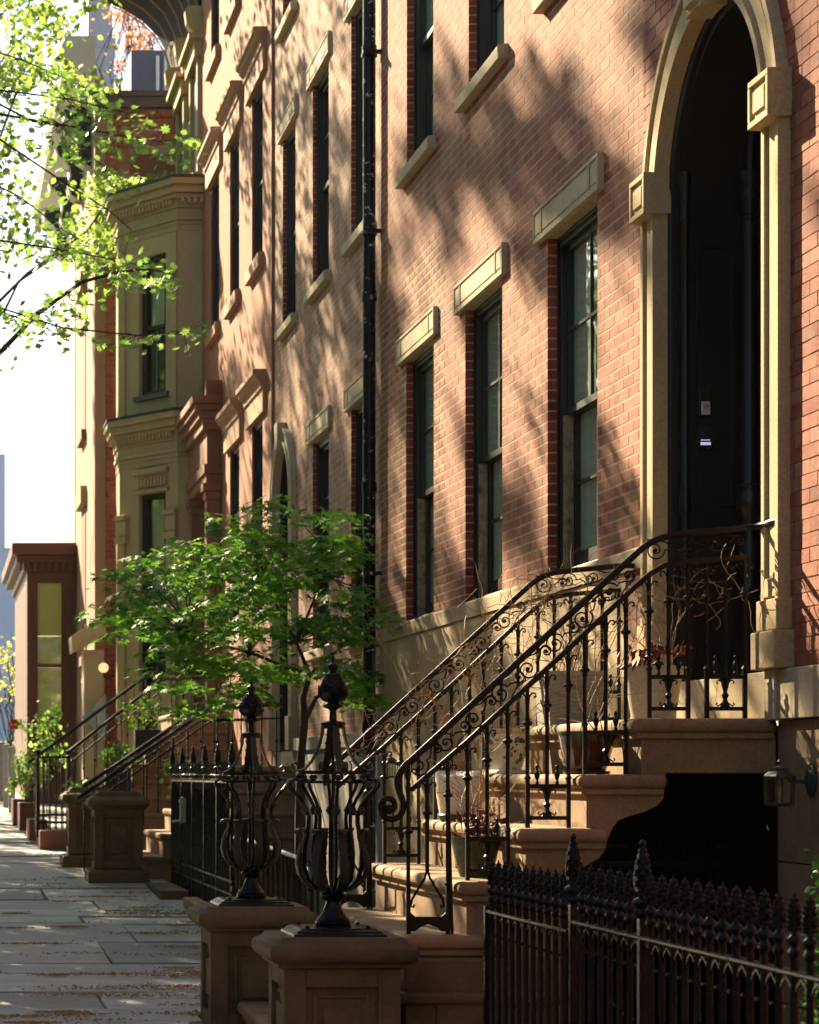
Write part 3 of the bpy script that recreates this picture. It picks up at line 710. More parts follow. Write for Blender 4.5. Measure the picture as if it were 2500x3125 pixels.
# ------------------------------------------------------------------ near stoop
ST = thing('stoop', 'near brownstone stoop climbing to the tall arched black door', 'stoop', (2.6, 11.5, .2))
Y0, Y1 = 10.50, 12.73
nos = [2.983, 2.753, 2.494, 2.239, 2.012, 1.77, 1.53, 1.29]
top = [1.964, 1.724, 1.492, 1.265, 1.034, .80, .57, .34]
ends = [3.606, 3.135, 2.885, 2.62, 2.45, 2.20, 1.95, 1.75]
body = [(1.33, -.2), (1.33, .27), (1.57, .27), (1.57, .5), (1.81, .5), (1.81, .73), (2.05, .73), (2.05, .96), (2.28, .96), (2.28, 1.19), (2.535, 1.19), (2.535, 1.42), (2.795, 1.42), (2.795, 1.65), (3.03, 1.65), (3.03, 1.89), (3.607, 1.89),
        (3.607, 1.73), (3.135, 1.73), (3.13, 1.655), (3.125, 1.62), (3.10, 1.59), (3.05, 1.565), (2.98, 1.545), (2.93, 1.525), (2.905, 1.49), (2.885, 1.44), (2.875, 1.40), (2.85, 1.365), (2.80, 1.335), (2.74, 1.31), (2.70, 1.28), (2.685, 1.22), (2.68, -.2)]
mb = MB(); mb.prism(body, 'y', Y0+.045, Y1-.04); mb.build('side_wall', M['stoop'], ST)
mb = MB(); mb.box(3.0, 3.60, Y1-.35, Y1-.041, -.3, 1.729); mb.build('rear_wall', M['dark'], ST)  # coloured near-black to stand in for shade in the opening
for k in range(8):
    mb = MB(); th = .062
    mb.box(nos[k], ends[k], Y0, Y1, top[k]-th, top[k])
    mb.build('tread', M['stoop'], ST, bevel=.027, bseg=4)
    mb = MB(); mb.box(nos[k]+.022, ends[k]-.012, Y0+.022, Y1-.02, top[k]-th-.026, top[k]-th+.004); mb.build('tread_moulding', M['stoop'], ST, bevel=.006)
# low side blocks by the foot of the stoop, seen between pier and fence
mb = MB(); mb.box(1.99, 2.62, Y0-.10, Y0+.04, -.2, .94); mb.box(2.12, 2.35, Y0-.112, Y0-.101, .35, .8); mb.build('cheek_block', M['pier'], ST, bevel=.008)
mb = MB(); mb.box(1.93, 2.66, Y0-.13, Y0-.002, .75, .80); mb.build('cheek_coping', M['pier'], ST, bevel=.02, bseg=3)

# ------------------------------------------------------------------ railings
def spiral(r0, turns, hand=1, n=26, r1=.006):
    pts = []
    for i in range(n+1):
        t = i/n; a = hand*t*turns*2*math.pi; r = r0*(1-t)**.9 + r1*t
        pts.append((r*math.cos(a), r*math.sin(a)))
    return pts
def stair_rail(Yr, name, label, mat, dx=0, dz=0, vol=True, sc=1):
    T = thing(name, label, 'stair railing', (2.6+dx, Yr, 1.3+dz))
    P = lambda x, z: (x+dx, Yr, z+dz)
    hr = [P(1.965,1.565), P(1.985,1.578), P(1.978,1.612), P(1.945,1.618), P(1.925,1.585), P(1.935,1.545), P(1.975,1.53), P(2.012,1.55), P(2.022,1.60), P(2.0,1.665), P(2.0,1.71), P(2.03,1.76), P(2.08,1.805), P(2.3,2.007), P(2.7,2.375), P(3.0,2.65), P(3.07,2.71), P(3.13,2.742), P(3.22,2.762), P(3.35,2.775), P(3.50,2.79)]
    if not vol: hr = hr[9:]
    hr += [(3.56+dx, Yr-.05, 2.795+dz), (3.575+dx, Yr-.17, 2.80+dz), (3.60+dx, Yr-.22, 2.79+dz), (3.602+dx, Yr-.225, 2.74+dz)] if vol else [(3.60+dx, Yr, 2.79+dz)]
    hs = smooth_path(hr, 4); mb = MB(); mb.tube(hs, [.012+.003*min(1, i/40) for i in range(len(hs))] if vol else .0145, 8)
    if vol: mb.ball((1.962+dx, Yr, 1.572+dz), .024)
    mb.build('handrail', mat, T)
    lr = [P(2.055,1.655), P(2.3,1.865), P(2.7,2.232), P(3.02,2.53), P(3.09,2.59), P(3.15,2.625), P(3.25,2.645), P(3.51,2.665)]
    mb = MB()
    for a, b in zip(lr[:-1], lr[1:]):
        a, b = Vector(a), Vector(b); d = (b-a).normalized(); nrm = Vector((-d.z, 0, d.x))*.011
        q = [a-nrm, b-nrm, b+nrm, a+nrm]
        mb.prism([(p.x, p.z) for p in q], 'y', Yr-.009, Yr+.009)
    mb.build('lower_rail', mat, T)
    def hz(x):
        for (a, b) in zip(lr[:-1], lr[1:]):
            if a[0] <= x+dx <= b[0]: return a[2]+(b[2]-a[2])*(x+dx-a[0])/(b[0]-a[0]) - dz
        return lr[-1][2] - dz if x > 3 else lr[0][2]-dz
    groups = [(2.045,2.127,2.216,1.034), (2.301,2.386,2.475,1.265), (2.560,2.645,2.737,1.492), (2.808,2.899,2.985,1.724), (3.086,3.170,3.254,1.964), (3.335,3.415,3.50,1.964)]
    for gi, (a, b, c, zb) in enumerate(groups):
        for x, leg in ((a,1), (b,0), (c,1)):
            zt = hz(x); z_end = zb if leg else zb+.185
            if gi == 0 and not leg: z_end = zb+.27
            if gi == 0 and x == a: zt += .12
            mb = MB(); zk = zt-.16 if not (gi == 0 and x == a) else zt-.30
            mb.tube([P(x, z_end), P(x, zt)], .0088, 6)
            mb.lathe([(.009,-.03),(.012,-.02),(.010,-.012),(.021,-.004),(.023,.004),(.012,.012),(.011,.02),(.008,.03)], P(x, zk), 10)
            if leg: mb.tube([P(x, zb), P(x, zb+.215)], .0125, 4); mb.lathe([(.0125,0),(.016,.006),(.009,.02)], P(x, zb+.21), 8)
            for s_ in (-1, 1):                           # small curls under the rail
                mb.tube([P(x+s_*.006, zt-.075), P(x+s_*.008, zt-.045), P(x+s_*.020, zt-.028), P(x+s_*.034, zt-.030), P(x+s_*.037, zt-.043), P(x+s_*.028, zt-.047)], [.004]*5+[.006], 5)
            mb.build('baluster', mat, T)
        if gi == 0:
            mb = MB()
            for s_ in (-1, 1): mb.tube([P(b, zb+.28), P(b+s_*.012, zb+.24), P(b+s_*.045, zb+.185), P(b+s_*.066, zb+.15), P(b+s_*.072, zb+.12), P(b+s_*.06, zb+.115), P(b+s_*.056, zb+.128)], .0055, 5)
            mb.build('splayed_strut', mat, T)
            mb = MB(); mb.prism([(a+dx, zb+dz+.012), (a+dx, zb+dz+.10), (a+.03+dx, zb+dz+.075), (c-.03+dx, zb+dz+.075), (c+dx, zb+dz+.10), (c+dx, zb+dz+.012), (c-.03+dx, zb+dz+.012), (c-.05+dx, zb+dz+.03), (b+dx, zb+dz+.042), (a+.05+dx, zb+dz+.03), (a+.03+dx, zb+dz+.012)], 'y', Yr-.007, Yr+.007)
            mb.build('foot_plate', mat, T)
            mb = MB(); mb.tube([P(c+.0, hz(c)-.02), P(c+.004, 1.6), P(c+.022, .92)], .0065, 6); mb.build('brace_rod', mat, T)
        else:
            mb = MB(); mb.box(a+dx, c+dx, Yr-.007, Yr+.007, zb+.172+dz, zb+.19+dz); mb.box(a+dx, c+dx, Yr-.007, Yr+.007, zb+.035+dz, zb+.052+dz)
            mb.lathe([(.024,.052),(.018,.06),(.012,.075),(.009,.085),(.014,.095),(.016,.103),(.009,.112),(.009,.12),(.014,.135),(.018,.155),(.026,.172)], P(b, zb), 8)
            for s_ in (-1, 1):
                mb.tube([P(b+s_*.008, zb+.155), P(b+s_*.03, zb+.168), P(b+s_*.038, zb+.158), P(b+s_*.032, zb+.15)], .0035, 5)
                mb.tube([P(b+s_*.012, zb+.068), P(b+s_*.032, zb+.055), P(b+s_*.039, zb+.063), P(b+s_*.033, zb+.07)], .0035, 5)
            mb.build('foot_frame', mat, T)
            for s_ in (-1, 1):
                x = b+s_*.043; mb = MB()
                mb.lathe([(.007,0),(.009,.008),(.005,.016),(.011,.03),(.013,.042),(.008,.054),(.005,.06),(.008,.068),(.007,.078),(.001,.084)], P(x, zb+.19), 8); mb.build('finial', mat, T)
    # scrolls between the rails
    sp0 = MB()
    def scroll(x, z, ang, s_, hand):
        mb = MB(); ca, sa = math.cos(ang), math.sin(ang)
        def W(p): return P(x + s_*(p[0]*ca-p[1]*sa), z + s_*(p[0]*sa+p[1]*ca))
        A = [(-.045+q[0], q[1]*hand) for q in spiral(.050, 1.6)][::-1]
        B = [(.075-q[0]*.62, -q[1]*hand*.62+.002) for q in spiral(.050, 1.45)]
        path = [W(p) for p in A]+[W((.02, .006*hand))]+[W(p) for p in B][1:]
        mb.tube(path, .0042*s_, 5); mb.ball(W((-.045, 0)), .0105, 6, 4); mb.ball(W((.075, 0)), .008, 6, 4)
        mb.tube([W((-.09,-.055*hand)), W((-.03,-.052*hand)), W((.03,-.03*hand)), W((.085,-.032*hand)), W((.10,-.018*hand))], .0032, 5)
        mb.build('scroll', mat, T)
    slope = math.atan2(.92, 1.0); x = 2.12; k = 0
    while x < 3.02:
        scroll(x, hz(x)+.074+.0, slope, .92, 1 if k % 2 else -1); x += .118; k += 1
    for k, x in enumerate((3.15, 3.28, 3.41)): scroll(x, hz(x)+.070, .06, .85, 1 if k % 2 else -1)
    return T
stair_rail(10.62, 'stair_railing', 'near black wrought iron stair railing with scrolls, ending in a volute above the urns', M['railiron'])
stair_rail(12.58, 'stair_railing', 'far scrolled iron stair railing of the near stoop, behind the flower pots', M['railiron'], vol=False)

# ------------------------------------------------------------------ stone piers with iron urns
def panel(mb, face, cx, cy, half, z0, z1):               # recessed panel with a raised centre on one face of a pier core
    h = half*.62
    def B(u0, u1, d0, d1, a, b):
        if face == '-y': mb.box(cx+u0, cx+u1, cy-d1, cy-d0, a, b)
        elif face == '+y': mb.box(cx+u0, cx+u1, cy+d0, cy+d1, a, b)
        elif face == '-x': mb.box(cx-d1, cx-d0, cy+u0, cy+u1, a, b)
        else: mb.box(cx+d0, cx+d1, cy+u0, cy+u1, a, b)
    i, o = half-.028, half; g = .0006
    e = o if face in ('-y','+y') else i-g
    B(-e, -h, i, o, z0, z1); B(h, e, i, o, z0, z1); B(-h, h, i, o, z0, z0+.07); B(-h, h, i, o, z1-.075, z1)
    B(-h+.03, -h+.048, i, i+.013, z0+.10, z1-.105); B(h-.048, h-.03, i, i+.008, z0+.10, z1-.105); B(-h+.048, h-.048, i, i+.008, z0+.10, z0+.118); B(-h+.048, h-.048, i, i+.008, z1-.123, z1-.105)
    B(-h+.07, h-.07, i, i+.018, z0+.15, z1-.155)
def pier(x, y, ztop, label, extra=0):
    T = thing('stone_pier', label, 'pier', (x, y, zg(y)))
    mb = MB(); hb = .237; zc = ztop-.128
    mb.sq((x, y), [(.30, zg(y)-.05), (.30, zg(y)+.10), (.285, zg(y)+.115), (hb-.0275, zg(y)+.13), (hb-.0275, zc+.02)])
    for f in ('-y', '-x', '+y', '+x'): panel(mb, f, x, y, hb, zg(y)+.135, zc+.001)
    mb.build('shaft', M['pier'], T, bevel=.003, bseg=1)
    mb = MB(); c = ztop
    prof = [(hb+.002, c-.128), (.262, c-.12), (.262, c-.108), (.275, c-.104), (.290, c-.094), (.300, c-.078), (.303, c-.06), (.300, c-.043), (.291, c-.031), (.276, c-.026), (.262, c-.016), (.252, c)]
    if extra: prof += [(.22, c+.004), (.22, c+.03), (.20, c+.034), (.20, c+.05)]
    mb.sq((x, y), prof); mb.build('cap', M['pier'], T, angle=50)
    return T
M['leafiron'] = mat_iron('weathered_green_iron', (.030,.032,.026), .42, (.09,.06,.03), .6)
def urn(x, y, z0, label):
    T = thing('iron_urn', label, 'urn', (x, y, z0)); c = (x, y, z0+.032)
    mb = MB(); mb.sq((x, y), [(.192, z0+.001), (.190, z0+.010), (.178, z0+.014), (.172, z0+.022), (.158, z0+.027), (.155, z0+.032)]); mb.build('base_plate', M['iron'], T, angle=20)
    for a, b in ((-.125,-.125), (.125,-.125), (-.125,.125), (.125,.125)):
        mb = MB(); mb.prism([(x+a+.009*math.cos(t*1.047), y+b+.009*math.sin(t*1.047)) for t in range(6)], 'z', z0+.0325, z0+.042); mb.build('bolt', M['iron'], T)
    mb = MB()
    mb.lathe([(.075,0),(.076,.008),(.071,.011),(.075,.014),(.075,.020),(.070,.023),(.072,.028),(.066,.034),(.050,.052),(.038,.075),(.030,.095),(.028,.104),(.040,.110),(.052,.122),(.055,.132),(.046,.139),(.030,.150),(.02,.156)], c, 24, lambda a, j, z: 1+(.04*math.cos(a*9) if 8 <= j <= 10 else 0))
    mb.build('foot', M['iron'], T)
    mb = MB(); mb.tube([(x,y,c[2]+.15), (x,y,c[2]+.84)], .0065, 6); mb.build('centre_rod', M['iron'], T)
    leaf = [(.028,.150),(.06,.150),(.095,.162),(.125,.185),(.148,.22),(.156,.26),(.150,.30),(.136,.34),(.122,.37),(.121,.388),(.132,.402),(.148,.406),(.160,.400),(.164,.388)]
    wl = [.018,.020,.024,.028,.032,.034,.034,.032,.029,.030,.036,.040,.030,.008]
    for k in range(8):
        a = 2*math.pi*(k+.18)/8
        wj = [w*(1.0+(.13 if i % 2 else -.06)) for i, w in enumerate(wl)]
        mb = MB(); mb.strap(leaf, a, c, wj, .006)
        rd = Vector((math.cos(a), math.sin(a), 0)); tg = Vector((-math.sin(a), math.cos(a), 0))
        for i in range(2, 11):
            for s_ in (-1, 1):
                p = Vector(c)+rd*leaf[i][0]+Vector((0,0,leaf[i][1]))+tg*(s_*wl[i]/2); mb.ball(p, .0055, 5, 3)
        mb.build('acanthus_strap', M['leafiron'], T)
    bar = [(.03,.157),(.075,.165),(.108,.195),(.124,.25),(.125,.31),(.116,.37),(.106,.43),(.106,.46),(.122,.50),(.150,.54),(.178,.568),(.192,.588),(.190,.604),(.176,.612),(.158,.610),(.146,.602)]
    for k in range(10):
        a = 2*math.pi*(k+.4)/10; mb = MB(); mb.strap(bar, a, c, .014, .007)
        rd = Vector((math.cos(a), math.sin(a), 0)); b_ = mb.build('cage_bar', M['iron'], T)
        mb = MB(); p = Vector(c)+rd*.122+Vector((0,0,.482))
        tg = Vector((-math.sin(a), math.cos(a), 0)); up = Vector((0,0,1))
        for q in range(6):
            an = q*math.pi/3; mb.ball(p+tg*(.0115*math.cos(an))+up*(.0115*math.sin(an)), .0085, 6, 4)
        mb.ball(p+rd*.006, .009, 6, 4); mb.build('rosette', M['leafiron'], T)
    for z, r1 in ((.602,.150), (.640,.146)):
        mb = MB(); arc = [(r1*math.cos(t*math.pi/16), r1*math.sin(t*math.pi/16)) for t in range(32)]
        vs_ = []
        for ax, ay in arc:
            for (k1, dz) in ((.95,-.005),(1.03,-.005),(1.03,.005),(.95,.005)): vs_.append((x+ax*k1, y+ay*k1, c[2]+z+dz))
        mb.add(vs_, [(i*4+k, ((i+1)%32)*4+k, ((i+1)%32)*4+(k+1)%4, i*4+(k+1)%4) for i in range(32) for k in range(4)], True); mb.build('hoop', M['iron'], T, angle=30)
    for k in range(16):
        a = 2*math.pi*k/16; mb = MB(); mb.ball((x+.146*math.cos(a), y+.146*math.sin(a), c[2]+.621), .0125, 6, 4); mb.build('bead', M['iron'], T)
    crown = [(.150,.672),(.162,.684),(.174,.678),(.176,.662),(.166,.650),(.146,.648),(.120,.658),(.094,.685),(.072,.722),(.056,.765),(.047,.80),(.043,.835)]
    for k in range(4):
        a = math.pi/2*k + .12; mb = MB(); wc = [.020,.022,.025,.027,.029,.030,.030,.030,.030,.029,.027,.024]; mb.strap(crown, a-math.pi/2, c, wc, .006)
        rd = Vector((math.cos(a-math.pi/2), math.sin(a-math.pi/2), 0)); tg = Vector((-rd.y, rd.x, 0))
        for i in range(6, 12):
            for s_ in (-1, 1): mb.ball(Vector(c)+rd*crown[i][0]+Vector((0,0,crown[i][1]))+tg*(s_*wc[i]/2), .0055, 5, 3)
        mb.build('crown_strap', M['leafiron'], T)
    for k in range(2):
        a = math.pi/2*k+.12; mb = MB(); d = Vector((math.cos(a), math.sin(a), 0))*.146; p = Vector(c)+Vector((0,0,.646)); mb.tube([p-d, p+d], .006, 4); mb.build('cross_bar', M['iron'], T)
    mb = MB(); mb.lathe([(.036,.825),(.046,.832),(.047,.838),(.052,.842),(.052,.850),(.046,.854),(.02,.858),(.0155,.86),(.0145,.90),(.02,.906),(.040,.914),(.043,.919),(.041,.924),(.024,.930),(.02,.934)], c, 20); mb.build('neck', M['iron'], T, angle=40)
    mb = MB()
    mb.lathe([(.018,.93),(.034,.938),(.046,.952),(.053,.970),(.054,.985),(.051,1.0),(.046,1.015),(.040,1.03),(.034,1.043),(.027,1.053),(.014,1.060),(.012,1.066)], c, 24)
    for j in range(9):
        z = .962+j*.0105; r = [.051,.054,.054,.052,.0485,.0445,.040,.0355,.029][j]; n = 12
        for i in range(n):
            a = 2*math.pi*(i+(j % 2)*.5)/n; mb.ball((c[0]+r*math.cos(a), c[1]+r*math.sin(a), c[2]+z), .0072, 5, 3, 1.15)
    mb.build('pine_cone', M['iron'], T)
    for k in range(5):
        a = 2*math.pi*k/5+.3; mb = MB(); mb.strap([(.02,.935),(.042,.945),(.058,.965),(.060,.990),(.058,1.008)], a, c, [.02,.04,.044,.028,.004], .004); mb.build('cone_leaf', M['iron'], T)
    mb = MB(); mb.lathe([(.010,1.062),(.020,1.068),(.0235,1.078),(.021,1.090),(.012,1.098),(.006,1.102),(.006,1.125),(.0025,1.130),(.002,1.142)], c, 14); mb.build('spike', M['iron'], T)
    return T
PX1, PY1, PZ1 = 1.66, 10.25, 1.058
PX2, PY2, PZ2 = 1.632, 12.68, 1.052
pier(PX1, PY1, PZ1, 'near brownstone pier at the foot of the near stoop, carrying the larger iron urn')
pier(PX2, PY2, PZ2, 'second brownstone pier left of the near one, carrying the smaller looking iron urn')
urn(PX1, PY1, PZ1, 'near black iron cage urn with pine cone finial, the larger of the two')
urn(PX2, PY2, PZ2, 'farther black iron cage urn, left of the near one, with sunlit pine cone finial')

# ------------------------------------------------------------------ iron fences
def spear(h=.20):
    mb = MB(); k = h/.205
    mb.lathe([(.0105,-.03),(.0105,.0),(.012,.02),(.0105,.035),(.017,.045),(.018,.055),(.011,.066),(.013,.074),(.021,.082),(.019,.09),(.009,.10),(.009,.106)], (0,0,0), 10)
    for j in range(6):
        z = .115+j*.0145; r = [.012,.014,.0135,.0125,.010,.007][j]
        for i in range(4):
            a = math.pi/2*i+(j%2)*math.pi/4; mb.ball((r*math.cos(a), r*math.sin(a), z), .0085*(1-.05*j), 6, 4, 1.1)
    mb.lathe([(.009,.1),(.013,.13),(.011,.175),(.006,.193),(.002,.207)], (0,0,0), 8)
    return mb
def picket(zb, zr, parent, mat, proto={}):
    key = (round(zr-zb, 3), mat.name)
    if key in proto: return proto[key]
    mb = spear(); H = zr-zb
    mb.tube([(0,0,-H), (0,0,-.02)], .0105, 6)
    o = mb.build('picket', mat, origin=(0,0,-H)); me = o.data; bpy.data.objects.remove(o); WL.clear if False else None
    proto[key] = me; return me
def add_picket(me, x, y, zb, parent):
    o = bpy.data.objects.new('picket', me); COL.objects.link(o); place(o, (x, y, zb), parent); return o
def fence_post(x, y, zb, zr, parent, mat, h=.30):
    mb = MB(); mb.box(x-.014, x+.014, y-.014, y+.014, zb, zr+.10)
    mb.lathe([(.02,.06),(.028,.075),(.022,.09),(.030,.10),(.034,.11),(.03,.118),(.016,.126),(.014,.135)], (x,y,zr), 12)
    for j in range(8):
        z = .15+j*.017; r = [.016,.02,.021,.020,.018,.015,.011,.007][j]
        for i in range(5):
            a = 2*math.pi*i/5+(j%2)*.63; mb.ball((x+r*math.cos(a), y+r*math.sin(a), zr+z), .0105*(1-.03*j), 5, 3, 1.2)
    mb.lathe([(.012,.13),(.018,.17),(.017,.22),(.010,.27),(.008,.285),(.012,.292),(.008,.30),(.001,.306)], (x,y,zr), 10)
    mb.build('post', mat, parent)
def arch_row(x, ys, z, mat, parent):
    mb = MB()
    for a, b in zip(ys[:-1], ys[1:]):
        m_ = (a+b)/2; w = (b-a)/2
        for s_ in (-1, 1): mb.tube([(x, m_+s_*w, z-.075), (x, m_+s_*w*.85, z-.045), (x, m_+s_*w*.45, z-.02), (x, m_, z-.006)], .004, 4)
        mb.ball((x, m_, z-.085), .006, 5, 3)
    tag(mb.build('gothic_arches', mat, parent), kind='stuff')
F = thing('iron_fence', 'black spear-topped iron fence in the foreground, lower right, between two tall posts', 'fence', (2.2, 7.2, .1))
FX = 2.2; zr = 1.218
ys_ = [8.47-.1147*i for i in range(1, 33) if abs(8.47-.1147*i-7.64) > .05]
me = picket(.10, zr, F, M['iron'])
for y_ in ys_: add_picket(me, FX, y_, .10, F)
for y_ in (8.47, 7.64): fence_post(FX, y_, .05, zr, F, M['iron'])
mb = MB(); mb.box(FX-.016, FX+.016, 4.5, 8.455, zr-.007, zr+.007); mb.build('top_rail', M['iron'], F, bevel=.004)
mb = MB(); mb.box(FX-.014, FX+.014, 4.5, 8.455, .28, .295); mb.build('bottom_rail', M['iron'], F)
arch_row(FX, sorted([8.47]+ys_+[7.64]), zr-.008, M['iron'], F)
G = thing('iron_gate', 'black spear-topped area gate beside the near stoop, left of the taller fence posts', 'gate', (FX, 9.1, .1))
zg2 = zr-.035; yg = [8.60+.1085*i for i in range(11)]
me2 = picket(.12, zg2, G, M['iron'])
for y_ in yg: add_picket(me2, FX-.004*(y_-8.6), y_, .12, G)
mb = MB(); mb.box(FX-.018, FX+.01, 8.50, 9.76, zg2-.008, zg2+.006); mb.build('top_rail', M['iron'], G, bevel=.003)
mb = MB(); mb.box(FX-.018, FX+.01, 8.50, 9.76, .30, .315); mb.build('bottom_rail', M['iron'], G)
arch_row(FX-.002, yg, zg2-.009, M['iron'], G)
mb = MB(); mb.box(FX-.02, FX+.01, 9.74, 9.77, .1, zg2+.02); mb.build('gate_post', M['iron'], G)

# fence of the second house
F2_ = thing('iron_fence', 'black iron area fence with tall finialed posts, behind the farther urn', 'fence', (2.27, 21, .5))
fx = 2.27
me3 = picket(.66, 1.66, F2_, M['iron'])
for i in range(44):
    y_ = 18.75+i*.11
    if abs((y_-18.75) % .92-.0) < .01: continue
    add_picket(me3, fx, y_, .62, F2_)
for i in range(6): fence_post(fx, 18.80+i*.94, .5, 1.66, F2_, M['iron'], .3)
for z in (1.66, .80, .90):
    mb = MB(); mb.box(fx-.014, fx+.014, 18.7, 23.6, z-.008, z+.008); mb.build('rail', M['iron'], F2_)
mb = MB(); mb.box(fx-.07, fx-.02, 22.05, 22.10, 1.28, 1.50); mb.tube([(fx-.06,22.07,1.30),(fx-.14,22.07,1.29)], .012, 6); mb.ball((fx-.05,22.07,1.48), .035); mb.build('latch', mat_plain('zinc', (.35,.35,.36), .35, .1, 8, .001, .8), F2_)
K = tag(MB().box(fx-.12, fx+.25, 14.2, 21.3, .2, .655).build('kerb_stone', M['stoop'], bevel=.012), 'low brownstone kerb under the iron area fence behind the urns', 'kerb')
tag(MB().box(fx-.25, fx+.3, 22.0, 23.6, .4, zg(22.8)+.06).build('area_step', M['pier'], bevel=.01), 'low dark stone step at the gate of the iron area fence', 'step')
G2 = thing('iron_gate', 'low black iron gate with crossed struts and curled top rail, between urns and stoop', 'gate', (2.3, 16, .4))
mb = MB(); mb.tube([(2.27,18.6,1.24),(2.27,17.6,1.24),(2.27,16.4,1.22),(2.26,15.2,1.20),(2.22,14.6,1.15),(2.2,14.4,1.05)], .017, 8); mb.build('top_rail', M['railiron'], G2)
for i in range(9):
    y_ = 14.6+i*.48
    mb = MB(); mb.tube([(2.26,y_,.60),(2.26,y_+.24,1.20)], .008, 5); mb.tube([(2.26,y_+.30,.60),(2.26,y_+.06,1.20)], .008, 5); mb.box(2.24,2.28,y_+.11,y_+.19,.83,.87); mb.build('crossed_strut', M['railiron'], G2)
    mb = MB(); mb.tube([(2.26,y_-.08,.58),(2.26,y_-.08,1.21)], .008, 5); mb.build('upright', M['railiron'], G2)
mb = MB(); mb.box(2.25,2.27,14.4,18.6,.59,.61); mb.build('bottom_rail', M['railiron'], G2)
# under the stoop: iron gate with a cast cresting
UG = thing('iron_gate', 'dark iron gate with cast cresting in the shade under the near stoop', 'gate', (3.3, 10.9, .2))
for z in (1.30, .55): mb = MB(); mb.box(2.70, 3.58, 11.20, 11.24, z, z+.03); mb.build('rail', M['iron'], UG)
for i in range(7):
    x_ = 2.80+i*.125; mb = MB(); mb.tube([(x_,11.22,1.33),(x_,11.22,1.42)], .008, 5)
    for a in range(-2, 3): mb.tube([(x_,11.22,1.37),(x_+.022*a,11.22,1.415-.006*abs(a)),(x_+.03*a,11.22,1.40-.004*abs(a))], .004, 4)
    mb.build('cresting', M['iron'], UG)
for i in range(12):
    x_ = 2.74+i*.076; mb = MB(); mb.tube([(x_,11.22,.1),(x_,11.22,1.3)], .007, 5); mb.build('bar', M['iron'], UG)
for i in range(5):
    x_ = 2.82+i*.19; mb = MB()
    for a in range(-3, 4): mb.tube([(x_,11.18,.86),(x_+.02*a,11.18,.98-.008*abs(a)),(x_+.033*a,11.18,.955-.01*abs(a))], .004, 4)
    mb.build('palmette', M['iron'], UG)
# areaway floors
tag(MB().box(2.32, 3.6, 4.0, 10.5, -.3, .06).build('areaway_floor', M['gray']), kind='structure')
tag(MB().box(2.32, 3.6, 12.75, 26, -.25, .3).build('areaway_floor', M['gray']), kind='structure')

# ------------------------------------------------------------------ lanterns
M['verdigris'] = mat_plain('green_black_lantern_metal', (.035,.045,.038), .45, .3, 20, .001)
M['bulb'] = mat_glass('clear_bulb', (.95,.9,.85), 2.0)
def lantern(x, y, z, wx, label, s_=1.0):
    T = thing('wall_lantern', label, 'lantern', (wx, y, z))
    r = .062*s_
    mb = MB(); mb.lathe([(r*.85,-.008),(r*.98,0),(r*.98,.008)], (x,y,z), 6, smooth=False)
    mb.lathe([(r*1.12,0),(r*1.12,.012),(r*.75,.030),(r*.62,.034),(r*.60,.044),(r*.25,.052),(.006,.055),(.006,.068),(.009,.072),(.002,.080)], (x,y,z+.105*s_), 6, smooth=False)
    for k in range(6):
        a = math.pi/3*k; mb.tube([(x+r*.95*math.cos(a), y+r*.95*math.sin(a), z), (x+r*math.cos(a), y+r*math.sin(a), z+.105*s_)], .004, 4)
    mb.build('cage', M['verdigris'], T)
    mb = MB(); vs_ = [(x+q*r*.98*math.cos(math.pi/3*k), y+q*r*.98*math.sin(math.pi/3*k), h) for q, h in ((.95, z+.006), (1, z+.104*s_)) for k in range(6)]
    mb.add(vs_, [(k, (k+1)%6, 6+(k+1)%6, 6+k) for k in range(6)]); mb.build('pane', M['glass'], T)
    mb = MB(); mb.lathe([(.008,.01),(.018,.03),(.020,.05),(.013,.07),(.004,.088)], (x,y,z), 10); mb.build('bulb', M['bulb'], T)
    mb = MB(); mb.tube([(wx-.01,y,z+.09),(x+.04,y,z+.10),(x+.045,y,z+.125),(x,y,z+.155)], .009, 6)
    mb.build('arm', M['verdigris'], T)
    mb = MB(); n = 16; mb.add([(wx-d, y+rr_*math.cos(2*math.pi*k/n), z+.10+1.25*rr_*math.sin(2*math.pi*k/n)) for d, rr_ in ((0,.055),(.012,.055),(.022,.035)) for k in range(n)],
        [(j*n+k, (j+1)*n+k, (j+1)*n+(k+1)%n, j*n+(k+1)%n) for j in range(2) for k in range(n)]+[tuple(2*n+k for k in range(n))]); mb.build('wall_plate', M['verdigris'], T, origin=(wx,y,z+.1))
lantern(3.47, 10.1, 1.60, XW-.005, 'small glazed wall lantern beside the near stoop, under the stone course')
lantern(3.50, 18.9, 1.70, XW-.022, 'small wall lantern on the stucco base, seen through the far stair railing', .95)
